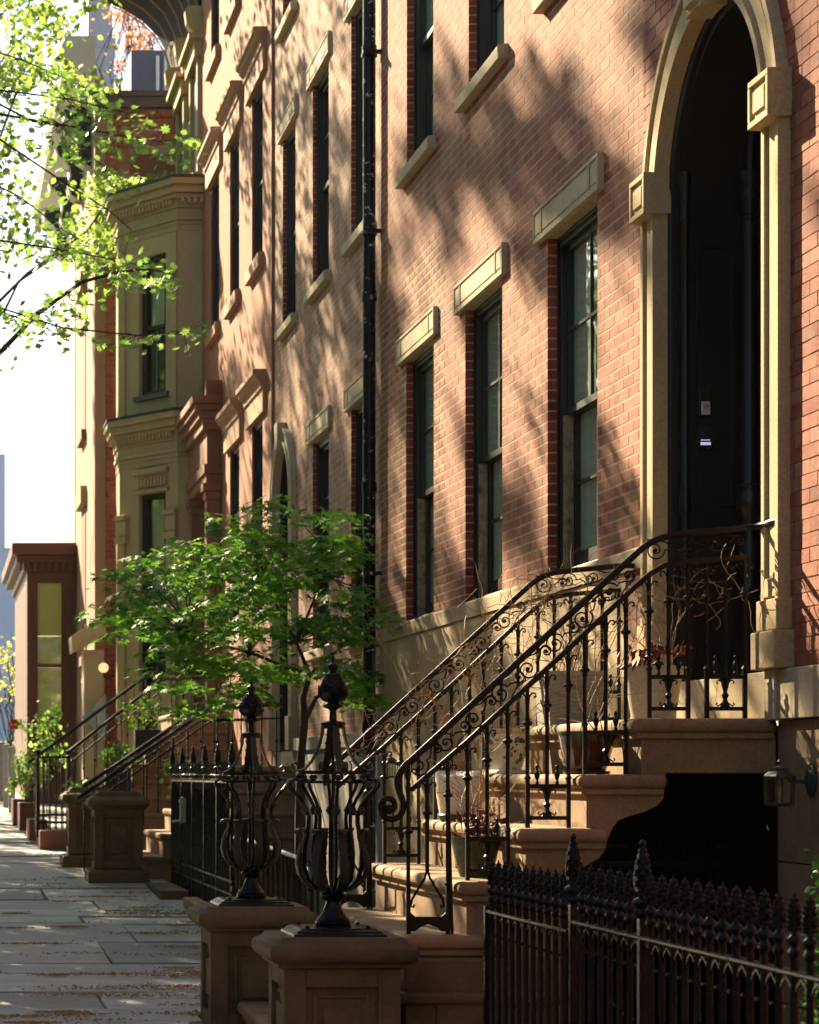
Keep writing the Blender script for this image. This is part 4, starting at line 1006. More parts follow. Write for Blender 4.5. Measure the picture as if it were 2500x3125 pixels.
# ------------------------------------------------------------------ flower pots on the stoop
M['whitepot'] = mat_stone('off_white_pot', (.80,.75,.62), .08, .6, .001, 5, stain=(.40,.33,.2), stain_amt=.3)
for _b in [q for q in M['whitepot'].node_tree.nodes if q.type == 'BSDF_PRINCIPLED']:
    _b.inputs['Subsurface Weight'].default_value = 1; _b.inputs['Subsurface Radius'].default_value = (1, .85, .6); _b.inputs['Subsurface Scale'].default_value = .16
M['stainpot'] = mat_stone('stained_cream_pot', (.50,.50,.40), .12, .5, .002, 7, stain=(.26,.15,.05), stain_amt=.7)
def mat_floral():
    m, nt, b, _ = new_mat('floral_porcelain'); pos, g = coords(nt)
    v = nt.nodes.new('ShaderNodeTexVoronoi'); v.inputs['Scale'].default_value = 27; nt.links.new(pos, v.inputs['Vector'])
    n1 = noise_node(nt, pos, 18, 4, .7)
    col = ramp(nt, mathn(nt, 'FRACT', mathn(nt, 'MULTIPLY', v.outputs['Color'], 3.7)), [(0, (.03,.20,.10)), (.3, (.02,.28,.25)), (.5, (.45,.05,.03)), (.65, (.5,.28,.03)), (.8, (.05,.12,.06))])
    spot = mathn(nt, 'LESS_THAN', v.outputs['Distance'], .42); zone = mathn(nt, 'GREATER_THAN', n1, .47)
    c = mixc(nt, mathn(nt, 'MULTIPLY', spot, zone), (.80,.76,.55), col)
    sp = nt.nodes.new('ShaderNodeSeparateXYZ'); nt.links.new(pos, sp.inputs[0])
    band = mathn(nt, 'MULTIPLY', mathn(nt, 'GREATER_THAN', sp.outputs[2], 1.724+.198), mathn(nt, 'GREATER_THAN', mathn(nt, 'FRACT', mathn(nt, 'MULTIPLY', noise_node(nt, pos, 60, 1, .5), 9)), .35))
    c = mixc(nt, mathn(nt, 'MULTIPLY', band, .8), c, (.42,.30,.03))
    nt.links.new(c, b.inputs['Base Color']); b.inputs['Roughness'].default_value = .15; b.inputs['Coat Weight'].default_value = .4; return m
M['floral'] = mat_floral()
def mat_drip():
    m, nt, b, _ = new_mat('drip_glaze'); pos, g = coords(nt)
    mp = nt.nodes.new('ShaderNodeMapping'); mp.inputs['Scale'].default_value = (30, 30, 5); nt.links.new(pos, mp.inputs[0])
    n1 = noise_node(nt, mp.outputs[0], 1, 3, .6)
    sp = nt.nodes.new('ShaderNodeSeparateXYZ'); nt.links.new(pos, sp.inputs[0])
    h = mathn(nt, 'MULTIPLY_ADD', mathn(nt, 'SUBTRACT', sp.outputs[2], 1.724), 4.0, mathn(nt, 'MULTIPLY', n1, .5))
    nt.links.new(ramp(nt, h, [(.2, (.06,.02,.009)), (.8, (.11,.035,.012)), (1.05 if False else .98, (.10,.16,.08)), (1.0, (.18,.24,.14))]), b.inputs['Base Color'])
    b.inputs['Roughness'].default_value = .15; b.inputs['Coat Weight'].default_value = .5; return m
M['drip'] = mat_drip()
M['moss'] = mat_stone('mottled_green_glaze', (.13,.14,.05), .5, .35, .002, 22, stain=(.03,.05,.02), stain_amt=.8)
M['grayplanter'] = mat_stone('gray_planter', (.36,.34,.27), .07, .8, .001, 4)
M['deadleaf'] = mat_plain('dead_red_leaf', (.16,.035,.015), .6, .4, 30, .001)
def stems(cx, cy, cz, n, hmin, hmax, spread, r, seed, pull=(0,0)):
    rd = random.Random(seed); mb = MB()
    for i in range(n):
        p = Vector((cx+rd.gauss(0,.03), cy+rd.gauss(0,.03), cz)); d = Vector((rd.gauss(0,spread)+pull[0], rd.gauss(0,spread)+pull[1], 1)).normalized()
        L = rd.uniform(hmin, hmax); k = 8; pts = [p]
        for j in range(k):
            d = (d + Vector((rd.gauss(0,.16), rd.gauss(0,.16), rd.gauss(-.015,.12)))).normalized(); p = p + d*(L/k); pts.append(p)
            if rd.random() < .35:
                e = (d + Vector((rd.gauss(0,.7), rd.gauss(0,.7), rd.gauss(0,.5)))).normalized(); q = p; sub = [q]
                for jj in range(4): e = (e+Vector((rd.gauss(0,.25), rd.gauss(0,.25), rd.gauss(-.04,.2)))).normalized(); q = q+e*rd.uniform(.02,.05); sub.append(q)
                mb.tube(sub, r*.6, 3)
        mb.tube(pts, [r*(1-.6*t/k) for t in range(k+1)], 4)
    return mb
def pot(label, x, y, z, prof, mat, ribs=0, saucer=None, soil=None, seg=28):
    T = thing('flower_pot', label, 'flower pot', (x, y, z), 'flower pots on the near stoop')
    mb = MB(); z1 = max(q[1] for q in prof); rt = prof[-1][0]
    pr = prof + [(rt-.010, z1), (rt-.016, z1-.03)]
    mb.lathe(pr, (x,y,z), seg, (lambda a, j, q: 1+ribs*abs(math.cos(a*9))) if ribs else None); mb.build('pot', mat, T, angle=40)
    mb = MB(); mb.lathe([(rt-.017,z1-.045),(rt-.017,z1-.022),(.0,z1-.018)], (x,y,z), 16); mb.build('soil', M['soil'], T)
    if saucer:
        mb = MB(); mb.lathe([(saucer*.85,.0),(saucer,.02),(saucer*.97,.022),(saucer*.8,.008)], (x,y,z), 24); mb.build('saucer', M['whitepot'], T)
    return T
def P_h(s): return s
t = pot('tall off-white round pot with mossy foot and tangled dry stems, on a middle step', 2.60, 12.15, 1.492, [(.085,0),(.09,.012),(.105,.04),(.118,.12),(.124,.20),(.127,.248)], M['whitepot'])
stems(2.60, 12.15, 1.72, 18, .4, .8, .2, .0026, 21).build('dry_stems', M['twig'], t)
mb = MB(); mb.lathe([(.10,0),(.112,.03),(.108,.034),(.096,.012)], (2.60,12.15,1.493), 24); mb.build('saucer', M['moss'], t)
t = pot('floral painted porcelain pot standing in a pale saucer on the stoop', 2.85, 12.26, 1.724, [(.068,.012),(.075,.02),(.092,.09),(.104,.16),(.112,.20),(.118,.215),(.118,.228)], M['floral'], saucer=.118)
stems(2.85, 12.26, 1.93, 12, .4, .8, .25, .003, 22).build('dry_stems', M['twig'], t)
t = pot('brown drip-glazed ribbed pot with green rim on the step under the landing', 2.885, 10.88, 1.724, [(.075,0),(.078,.01),(.095,.06),(.110,.12),(.118,.165),(.122,.18),(.120,.19)], M['drip'], ribs=.035, seg=54)
mb = MB(); mb.lathe([(.098,.0),(.104,.014),(.09,.012)], (2.885,10.88,1.7245), 24); mb.build('saucer', M['moss'], t)
stems(2.885, 10.88, 1.89, 9, .45, .9, .25, .0032, 23, (-.1,0)).build('dry_stems', M['twig'], t)
t = pot('cracked cream pot full of dried red leaves, on the landing by the black door', 3.23, 11.05, 1.964, [(.085,0),(.10,.01),(.098,.03),(.10,.04),(.116,.14),(.122,.18),(.122,.19),(.130,.20),(.130,.245)], M['stainpot'])
stems(3.23, 11.05, 2.19, 12, .12, .34, .2, .0022, 24).build('dry_stems', M['twig'], t)
def dead_leaves(cx, cy, cz, n, s_, seed):
    rd = random.Random(seed); mb = MB()
    for i in range(n):
        p = Vector((cx+rd.gauss(0,s_), cy+rd.gauss(0,s_), cz+rd.uniform(-.02,.10))); a = Vector((rd.gauss(0,1), rd.gauss(0,1), rd.gauss(-.4,1))).normalized(); b = a.orthogonal().normalized(); L = rd.uniform(.02,.045)
        mb.add([p-a*L, p+b*L*.5+a*.2*L, p+a*L, p-b*L*.5, p+a.cross(b)*L*.35], [(0,1,4),(1,2,4),(2,3,4),(3,0,4)])
    return mb
dead_leaves(3.23, 11.05, 2.20, 60, .07, 3).build('dried_leaves', M['deadleaf'], t)
t = pot('mottled green pot with dead crimson leaves on the lower step behind the railing', 2.42, 11.0, 1.265, [(.070,0),(.078,.02),(.10,.12),(.112,.17),(.114,.18)], M['moss'])
stems(2.42, 11.0, 1.43, 12, .2, .5, .3, .003, 25, (.15,0)).build('dry_stems', M['twig'], t)
dead_leaves(2.44, 11.0, 1.46, 55, .05, 4).build('dried_leaves', M['deadleaf'], t)
T = thing('planter', 'square gray planter with chevron sides and dry vines at the top of the near stoop', 'planter', (3.16, 12.2, 1.964), 'flower pots on the near stoop')
mb = MB(); x, y, z = 3.16, 12.25, 1.964
mb.sq((x, y), [(.125, z), (.142, z+.27), (.13, z+.27), (.125, z+.23)])
for i in range(12):
    for s_ in (-1, 1):
        for (fx_, ) in ((0,), (1,)):
            zz = z+.015+i*.02
            u0, u1 = (0, s_*.062) if fx_ == 0 else (s_*.125, s_*.062)
            p0, p1 = (x+u0, y-.128-.014*(i/12)-.002, zz), (x+u1, y-.128-.014*(i/12)-.002, zz+.016)
            mb.tube([p0, p1], .0022, 3)
mb.build('box', M['grayplanter'], T, angle=20)
mb = MB(); mb.box(x-.12, x+.12, y-.12, y+.12, z+.22, z+.235); mb.build('soil', M['soil'], T)
stems(x, y, z+.23, 22, .25, .50, .24, .0024, 26).build('dry_stems', M['twig'], T)
# dry vine woven through the rails
def vine(label, pts, n, seed, s_, r=.0028):
    rd = random.Random(seed); mb = MB()
    for i in range(n):
        k = rd.randint(0, len(pts)-2); t_ = rd.random(); p = Vector(pts[k]).lerp(Vector(pts[k+1]), t_)+Vector((rd.gauss(0,.04), rd.gauss(0,.015), rd.gauss(-.03,.05)))
        d = (Vector(pts[k+1])-Vector(pts[k])).normalized()*rd.choice((-1,1))+Vector((rd.gauss(0,.5), rd.gauss(0,.12), rd.gauss(0,.6))); d.normalize(); q = [p]
        for j in range(rd.randint(5, 11)): d = (d+Vector((rd.gauss(0,.3), rd.gauss(0,.1), rd.gauss(-.03,.3)))).normalized(); p = p+d*rd.uniform(.02,.05)*s_; q.append(p)
        mb.tube(q, r*rd.uniform(.6,1.2), 4)
    return tag(mb.build('dry_vine', M['twig']), label, 'vine')
vine('dry brown vine tangled along the far railing of the near stoop', [(2.25,12.57,1.90),(2.6,12.57,2.2),(2.95,12.57,2.55),(3.2,12.57,2.72),(3.5,12.57,2.72)], 110, 31, .9, .002)
vine('dry brown vine hanging from the near railing in front of the black door', [(3.05,10.63,2.52),(3.2,10.63,2.56),(3.35,10.63,2.58),(3.52,10.63,2.58),(3.55,10.64,2.3)], 24, 32, .62, .0016)

# ------------------------------------------------------------------ leaves and trees
OAK = [(0,0,0),(0,-.5,0),(.16,-.22,.02),(.42,-.38,.05),(.26,-.08,.02),(.55,.08,.06),(.22,.14,.03),(.34,.42,.06),(.10,.30,.02),(0,.60,.04),(-.10,.30,.02),(-.34,.42,.06),(-.22,.14,.03),(-.55,.08,.06),(-.26,-.08,.02),(-.42,-.38,.05),(-.16,-.22,.02)]
def leaf_arrays(kind):
    if kind == 'oak': v = np.array(OAK); n = 16
    elif kind == 'maple':
        v = [(0,0,0)]; n = 14
        for i in range(14):
            a = math.pi*2*i/14 - math.pi/2; r = [.30,.42,.16,.52,.17,.58,.18,.66,.18,.58,.17,.52,.16,.42][i]
            v.append((r*math.cos(a), r*math.sin(a), -.12*r if i % 2 else .02))
        v = np.array(v)
    else: v = np.array([(0,0,.08),(0,-.5,0),(.42,-.12,0),(.26,.34,0),(0,.55,0),(-.26,.34,0),(-.42,-.12,0)]); n = 6
    f = [(0, 1+i, 1+(i+1) % n) for i in range(n)]
    return v, np.array(f)
def leaf_mesh(name, kind, P, N, S, mat, parent=None, origin=None, roll=None):
    v0, f0 = leaf_arrays(kind); P = np.asarray(P, float); n = len(P)
    N = np.asarray(N, float); N /= np.linalg.norm(N, axis=1)[:, None]+1e-9
    A = rng.normal(size=(n,3)) if roll is None else np.asarray(roll, float)
    U = np.cross(A, N); U /= np.linalg.norm(U, axis=1)[:, None]+1e-9; V = np.cross(N, U); S = np.asarray(S)[:, None, None]
    W = P[:, None, :] + S*(v0[None,:,0,None]*U[:,None,:] + v0[None,:,1,None]*V[:,None,:] + v0[None,:,2,None]*N[:,None,:])
    W = W.reshape(-1, 3); F = (f0[None]+(np.arange(n)*len(v0))[:,None,None]).reshape(-1, 3)
    if origin is None: origin = W.mean(0)
    me = bpy.data.meshes.new(name); me.vertices.add(len(W)); me.vertices.foreach_set('co', (W-np.array(origin)).ravel())
    me.loops.add(F.size); me.loops.foreach_set('vertex_index', F.ravel().astype(np.int32))
    me.polygons.add(len(F)); me.polygons.foreach_set('loop_start', np.arange(0, F.size, 3, dtype=np.int32)); me.update(calc_edges=True); me.materials.append(mat)
    o = bpy.data.objects.new(name, me); COL.objects.link(o); place(o, origin, parent); return o
M['lf_street'] = mat_leaf('spring_oak_leaf', (.09,.19,.05), (.18,.32,.085), (.34,.44,.15), .55)
M['lf_maple'] = mat_leaf('maple_leaf', (.04,.125,.012), (.085,.22,.022), (.20,.38,.05), .45, .5)
M['lf_far'] = mat_leaf('far_spring_leaf', (.12,.22,.05), (.22,.34,.09), (.40,.45,.16), .5)
M['lf_gold'] = mat_leaf('golden_spring_leaf', (.22,.28,.06), (.40,.40,.12), (.60,.50,.20), .5)
M['lf_red'] = mat_leaf('copper_spring_leaf', (.34,.12,.07), (.45,.18,.10), (.5,.3,.16), .5)
M['lf_ever'] = mat_leaf('evergreen_leaf', (.02,.07,.012), (.04,.12,.02), (.08,.20,.03), .3)
def limb(mb, a, b, r0, r1, sag=0, n=6, wob=.04, seed=0, seg=6):
    rd = random.Random(seed); a, b = Vector(a), Vector(b); L = (b-a).length; pts = []
    for i in range(n+1):
        t = i/n; p = a.lerp(b, t)+Vector((rd.gauss(0,wob*L*.3), rd.gauss(0,wob*L*.3), sag*L*math.sin(math.pi*t)))*(1 if 0 < i < n else 0); pts.append(p)
    mb.tube(pts, [r0+(r1-r0)*i/n for i in range(n+1)], seg); return pts

# Japanese maple in the area of the second house
MP = thing('maple_shrub', 'small green Japanese maple growing in front of the downpipe', 'small tree', (2.86, 19.4, .3))
pxy = lambda X, Y_, d: ((X+198)*d/7500, d, 1.73+(2359-Y_)*d/7500)
mb = MB(); tr = [pxy(915,2480,19.4), pxy(918,2330,19.4), pxy(930,2200,19.4), pxy(925,2130,19.4), pxy(945,2060,19.4), pxy(905,1960,19.4)]
mb.tube([(2.88,19.4,.25)]+tr, [.045,.04,.034,.03,.026,.02,.012], 8)
twg = []
poly = [(310,1850),(330,1740),(440,1700),(520,1640),(620,1650),(700,1570),(760,1600),(830,1500),(900,1560),(970,1515),(1040,1530),(1040,1620),(1130,1650),(1150,1700),(1050,1740),(1110,1830),(1235,1880),(1210,1930),(1100,1960),(1150,2060),(1100,2150),(1000,2080),(900,2060),(760,2150),(600,2180),(440,2130),(400,2010),(320,1880)]
def inside(x, y, pl):
    c = False; j = len(pl)-1
    for i in range(len(pl)):
        if (pl[i][1] > y) != (pl[j][1] > y) and x < (pl[j][0]-pl[i][0])*(y-pl[i][1])/(pl[j][1]-pl[i][1])+pl[i][0]: c = not c
        j = i
    return c
rm = random.Random(17); cl = []
while len(cl) < 138:
    X, Y_ = rm.uniform(310,1235), rm.uniform(1500,2190)
    if not inside(X, Y_, poly): continue
    d = rm.uniform(18.4, 20.4); p = Vector(pxy(X, Y_, d))
    if p.x > 3.5: continue
    if any((p-q).length < .15 for q in cl): continue
    cl.append(p)
fork = [Vector(pxy(930,2200,19.4)), Vector(pxy(945,2060,19.4)), Vector(pxy(905,1960,19.4)), Vector(pxy(1000,2110,19.4)), Vector(pxy(760,1990,19.3)), Vector(pxy(800,1750,19.5)), Vector(pxy(560,1930,19.3)), Vector(pxy(990,1750,19.3))]
mb.tube([fork[0], pxy(965,2130,19.3), fork[3]], [.022,.016,.012], 6); mb.tube([fork[1], pxy(860,2030,19.4), fork[4], pxy(640,1960,19.3), fork[6]], [.02,.014,.012,.009,.006], 6)
mb.tube([fork[2], pxy(850,1860,19.5), fork[5]], [.014,.010,.007], 6); mb.tube([fork[2], pxy(950,1850,19.3), fork[7]], [.014,.010,.007], 6)
for i, p in enumerate(cl):
    q = min(fork, key=lambda f: (f-p).length); limb(mb, q, p, .007, .002, .06, 5, .12, i, 4)
mb.build('trunk', M['bark'], MP)
P, N, S = [], [], []
for p in cl:
    rx, ry, rz = rm.uniform(.14,.30), rm.uniform(.13,.28), rm.uniform(.022,.045); n = int(32*(rx*ry)/.035)
    for k in range(n):
        a, r = rm.uniform(0,6.28), math.sqrt(rm.random()); x, y = rx*r*math.cos(a), ry*r*math.sin(a)
        P.append((p.x+x, p.y+y, p.z+rm.gauss(0,rz)-.22*r*r*rx)); N.append((x*1.6+rm.gauss(0,.25), y*1.6-.25+rm.gauss(0,.3), .75)); S.append(rm.uniform(.055,.12))
P = np.array(P); N = np.array(N); S = np.array(S); order = np.argsort(-S*(20-P[:,1])); big = order[:240]; rest = order[240:]
for i in big: leaf_mesh('leaf', 'maple', P[i:i+1], N[i:i+1], S[i:i+1], M['lf_maple'], MP)
tag(leaf_mesh('foliage', 'maple', P[rest], N[rest], S[rest], M['lf_maple'], MP), kind='stuff')
# ------------------------------------------------------------------ third house: stuccoed, with hooded windows and portico
HC = thing('row_house', 'terracotta stuccoed row house with cornice hoods over its windows', 'house', (XW, 30, 0))
cY = [27.47, 29.55, 31.6]; wC = .92
hC = [(c-wC/2, c+wC/2, a, b) for c in cY[:2] for a, b in ((3.4, 5.66),)] + [(c-wC/2, c+wC/2, a, b) for c in cY for a, b in ((7.45, 9.38), (10.95, 12.8))]
mb = MB()
o = wall_back(M['stucco'], XW-.012, XW+.34, 26.20, 33.2, 1.0, 14.5, hC, 'wall', HC)
mb = MB(); reveal_bricks(hC, XW, XW+.08, 3.4, BH, .009, rb, mb); tag(mb.build('reveal_brickwork', M['brickR'], HC), kind='stuff')
for c in cY:
    for a, b in ((3.4, 5.66), (7.45, 9.38), (10.95, 12.8)):
        if a < 4 and c > 30: continue
        window(HC, c, wC, a, b, XW-.01, (M['sash'], M['sash']), (2,2), depth=.04)
        if a > 4: sill(HC, c+.02, wC+.26, a-.16, a-.002, XW-.012, M['stuccotrim'])
        hood(HC, c-.02, wC+.62, b+.003, b+.46, XW-.012, M['stuccotrim'])
mb = MB(); mb.box(XW-.03, XW+.1, 26.175, 26.198, 1, 14.5); mb.build('seam_shadow_strip', M['portico'], HC)  # dark red strip stands in for the shadow line of the seam
PO = bpy.data.objects.new('portico', None); COL.objects.link(PO); place(PO, (XW, 32, 2), HC)
def slab(mb, x0, y0, y1, z0, z1): mb.box(x0, XW-.013, y0, y1, z0, z1)
mb = MB()
for (x0, z0, z1, e) in ((3.22, 6.36, 6.46, .0), (3.26, 6.28, 6.359, .03), (3.31, 6.18, 6.279, .07), (3.36, 6.05, 6.179, .10)): slab(mb, x0, 30.75+e, 33.15, z0, z1)
mb.build('cornice', M['portico'], PO, bevel=.008)
mb = MB(); mb.box(3.40, XW-.013, 30.84, 30.98, 6.461, 6.66); mb.build('cornice_block', M['portico'], PO)
mb = MB(); slab(mb, 3.42, 30.92, 33.15, 5.62, 6.048); slab(mb, 3.38, 30.88, 33.15, 5.50, 5.618); slab(mb, 3.41, 30.91, 33.15, 5.38, 5.498); mb.build('frieze', M['portico'], PO, bevel=.006)
for yc_ in (31.05, 32.9):
    mb = MB(); mb.box(3.37, 3.59, yc_-.17, yc_+.17, 5.28, 5.378); mb.box(3.40, 3.59, yc_-.14, yc_+.14, 5.18, 5.279); mb.box(3.42, 3.59, yc_-.12, yc_+.12, 2.5, 5.179); mb.box(3.38, 3.59, yc_-.16, yc_+.16, 2.0, 2.499); mb.build('pilaster', M['portico'], PO, bevel=.006)
mb = MB(); mb.box(XW-.03, XW-.0125, 31.25, 32.7, 2.0, 5.3); mb.build('door', M['blackpaint'], PO)

# ------------------------------------------------------------------ fourth house: olive bay, bracketed cornice
HD = thing('row_house', 'row house with two-storey olive stone bay window and black coved roof cornice', 'house', (XW, 35, 0))
mb = MB(); mb.box(XW, XW+.3, 33.21, 36.9, 9.6, 13.4); mb.build('wall', M['stucco'], HD)
mb = MB(); mb.box(XW+.02, XW+.3, 33.21, 36.9, 1, 9.6); mb.build('lower_wall', M['stucco'], HD)
def canted(off, z0, z1, mb):                             # bay footprint grown outwards by off
    a = (XW, 33.12-off); b = (3.27-off*.35, 33.12-off); c = (2.56-off*.7, 34.115-off*.5); d = (2.56-off*.7, 34.75); e = (XW, 35.7+off)
    mb.prism([a, b, c, d, e], 'z', z0, z1)
BAY = bpy.data.objects.new('bay_window', None); COL.objects.link(BAY); place(BAY, (3.1, 34.5, 1), HD)
def bay_face_pt(t, out=0):                               # along the canted face: t 0 near wall, 1 outer corner
    a = Vector((3.27, 33.12)); b = Vector((2.56, 34.115)); n = Vector((-(34.115-33.12), 2.56-3.27)).normalized()
    return a.lerp(b, t) + n*out
def face_box(mb, t0, t1, z0, z1, o0, o1):
    p = [bay_face_pt(t0, o0), bay_face_pt(t1, o0), bay_face_pt(t1, o1), bay_face_pt(t0, o1)]
    mb.prism([(q.x, q.y) for q in p], 'z', z0, z1)
wt0, wt1 = .20, .66
def bay_storey(z0, z1, wz0, wz1):
    # canted face in pieces round the window opening
    mb = MB(); mb.prism([(XW,33.12),(3.27,33.12),(3.27,33.2),(XW,33.2)], 'z', z0, z1)
    face_box(mb, 0, wt0, z0, z1, -.12, 0); face_box(mb, wt1, 1, z0, z1, -.12, 0); face_box(mb, wt0, wt1, z0, wz0, -.12, 0); face_box(mb, wt0, wt1, wz1, z1, -.12, 0)
    mb.prism([(2.56, 34.118), (2.56, 34.75), (3.6, 35.7), (3.6, 35.6), (2.66, 34.70), (2.66, 34.05)], 'z', z0, z1)
    mb.build('bay_wall', M['olive'], BAY)
    w = MB(); face_box(w, wt0, wt0+.08, wz0, wz1, -.14, -.06); face_box(w, wt1-.08, wt1, wz0, wz1, -.14, -.06)
    face_box(w, wt0+.08, wt1-.08, wz1-.07, wz1, -.14, -.06); face_box(w, wt0+.08, wt1-.08, wz0, wz0+.06, -.14, -.06)
    zm = (wz0+wz1)/2-.05; face_box(w, wt0+.08, wt1-.08, zm, zm+.05, -.13, -.07)
    f = w.build('window', M['sash'], BAY)
    w = MB(); face_box(w, wt0+.08, wt1-.08, wz0+.06, wz1-.07, -.105, -.10); w.build('pane', M['glass'], f)
    w = MB(); face_box(w, wt0+.09, wt1-.09, zm+.05, wz1-.07, -.16, -.15); w.build('blind', mat_plain('ivory_blind', (.60,.54,.32), .9, .05), f)
    w = MB(); tm = (wt0+wt1)/2; face_box(w, tm-.012, tm+.012, wz0+.06, zm, -.10, -.085); face_box(w, wt0+.10, wt0+.125, wz0+.06, zm, -.12, -.108); w.build('muntin', M['sashgray'], f)
    w = MB(); face_box(w, wt0+.02, wt1-.02, wz0, wz1, -.5, -.45); w.build('room_shell', M['dark'], f)
bay_storey(6.5, 9.20, 6.90, 8.80)
bay_storey(1.2, 6.10, 2.85, 5.55)
def bay_cornice(z, name):
    mb = MB()
    for off, a, b in ((.02, -.62, -.56), (.05, -.56, -.50), (.06, -.40, -.36), (.13, -.28, -.22), (.19, -.22, -.12), (.25, -.12, -.03)): canted(off, z+a+.001, z+b, mb)
    canted(.012, z-.70, z-.621, mb); canted(.035, z-.50, z-.40, mb); canted(.06, z-.36, z-.279, mb)
    mb.build(name, M['olive'], BAY, bevel=.006)
    mb = MB(); canted(.27, z-.029, z, mb); mb.build('lead_flashing', mat_plain('dark_lead', (.03,.04,.045), .5, .1), BAY)
    mb = MB()
    for i in range(17):
        t = (i+.3)/17.5; face_box(mb, t, t+.026, z-.352, z-.285, .062, .115)
    for i in range(4): mb.box(3.30+i*.085, 3.34+i*.085, 32.94, 33.0, z-.352, z-.285)
    tag(mb.build('dentils', M['olive'], BAY), kind='stuff')
bay_cornice(9.74, 'bay_cornice'); bay_cornice(6.62, 'bay_cornice')
for z0, z1 in ((1.3, 9.1),):                              # pilaster strips on the canted face
    mb = MB()
    for t0, t1 in ((-.0, .12), (.88, 1.0)): face_box(mb, t0, t1, 6.63, 9.03, .001, .03); face_box(mb, t0, t1, 1.3, 5.22, .001, .045)
    mb.build('bay_pilaster', M['olive'], BAY, bevel=.006)
for t0, t1 in ((-.02, .17), (.83, 1.02)): mb = MB(); face_box(mb, t0, t1, 5.22, 5.29, .0, .09); face_box(mb, t0+.01, t1-.01, 5.0, 5.215, .0, .065); face_box(mb, t0, t1, 4.90, 4.995, .0, .08); mb.build('bay_capital', M['olive'], BAY, bevel=.012)
mb = MB(); face_box(mb, wt0-.06, wt1+.06, 5.56, 5.60, 0, .05); face_box(mb, wt0-.06, wt1+.06, 5.82, 5.88, 0, .07)
for i in range(9): t = wt0-.02+i*(wt1-wt0+.04)/9; face_box(mb, t+.006, t+.04, 5.64, 5.76, 0, .03)
mb.build('bay_frieze_panel', M['olive'], BAY, bevel=.004)
mb = MB(); face_box(mb, wt0-.07, wt1+.05, 6.83, 6.895, 0, .06); mb.build('bay_sill', mat_plain('slate_sill', (.08,.095,.09), .6, .1), BAY)
# upper windows with tan surrounds of the fourth house
for c in (33.75, 35.6):
    mb = MB(); mb.box(XW-.07, XW+.0, c-.55, c-.40, 9.85, 11.4); mb.box(XW-.07, XW, c+.40, c+.55, 9.85, 11.4); mb.box(XW-.12, XW, c-.62, c+.62, 11.4, 11.62); mb.box(XW-.2, XW, c-.70, c+.70, 11.621, 11.70); mb.box(XW-.14, XW, c-.6, c+.6, 9.76, 9.849)
    mb.build('window_surround', M['olive'], HD, bevel=.006)
    mb = MB(); mb.box(XW-.02, XW-.005, c-.40, c+.40, 9.85, 11.4); mb.build('window', M['sash'], HD)
prof = [(XW-.005, 12.1), (XW-.04, 12.1), (XW-.07, 12.3), (XW-.14, 12.55), (XW-.28, 12.8), (XW-.50, 13.02), (XW-.80, 13.2), (XW-1.05, 13.3), (XW-1.05, 13.5), (XW-.005, 13.5)]
mb = MB(); mb.prism(prof, 'y', 33.21, 36.9); mb.build('roof_cornice', M['dark'], HD)
for i in range(7):
    mb = MB(); y_ = 33.25+i*.6
    rib = [(x-.03, z-.03) for x, z in prof[1:8]]; 
    mb.tube([(x, y_, z) for x, z in rib], .012, 4); mb.build('cornice_rib', M['stuccotrim'], HD)
for i in range(3):
    y_ = 33.25+i*1.45; mb = MB(); mb.prism([(XW-.001,11.6),(XW-.12,11.6),(XW-.14,11.72),(XW-.22,11.85),(XW-.24,12.02),(XW-.20,12.09),(XW-.001,12.09)], 'y', y_-.09, y_+.09); mb.build('cornice_bracket', M['olive'], HD, bevel=.01)

# ------------------------------------------------------------------ taller brick building beyond, standing forward
HE = thing('corner_building', 'taller red brick building with pale sunlit front and scrolled cornice brackets beyond the olive bay', 'building', (3, 40, 0))
XE, YE = 2.40, 37.0
mb = MB(); mb.box(XE+.02, 12, YE+.01, 48, 1.0, 11.9); mb.build('wall', M['mortar'], HE)
FE = []; rk = random.Random(9)
L_, H_ = .24, .078
wx0, wx1, wz0, wz1 = 3.25, 4.1, 9.2, 10.62
for k in range(int((11.72-1.2)/H_)):
    z = 1.2+k*H_; x = XE+.1+(k % 2)*L_/2-L_/2
    while x < 3.7:
        u, v = max(x+.005, XE+.1), min(x+L_-.005, 3.7)
        if v-u > .04 and not (u > wx0-.32 and wz0-.05 < z < wz1+.55 and v < 4.2 and not (z < wz1 and u < wx0-.02)):
            FE.append((u, v, z+.006, z+H_-.006))
        x += L_
FE.sort(key=lambda q: (0 if q[2] > 9.75 else 1, q[0] > 2.8, -q[2]))
for u, v, a, b in FE[:300]: MB().box(u, v, YE-.004+rk.uniform(-.001,.001), YE+.02, a, b).build('brick', M['brickE'], HE)
mb = MB()
for u, v, a, b in FE[300:]: mb.box(u, v, YE-.004+rk.uniform(-.001,.001), YE+.02, a, b)
tag(mb.build('brickwork', M['brickE'], HE), kind='stuff')
mb = MB(); mb.box(wx0-.32, 4.2, YE-.02, YE+.02, wz1+.02, wz1+.42); mb.build('lintel', M['portico'], HE)
mb = MB(); mb.box(wx0, 4.2, YE-.01, YE+.015, wz1-.12, wz1+.018); mb.box(wx0, wx0+.06, YE-.01, YE+.015, wz0, wz1-.12); mb.box(3.56, 3.60, YE-.01, YE+.015, wz0, wz1-.12); f = mb.build('window', M['portico'], HE)
mglass = mat_plain('sky_blue_pane', (.30,.38,.46), .08, .1, 3, .0005, 0, 1.0)  # opaque pane; the blue is set in its base colour
mb = MB(); mb.box(wx0+.06, 4.2, YE+.0, YE+.012, wz0, wz1-.12); mb.build('pane', mglass, f)
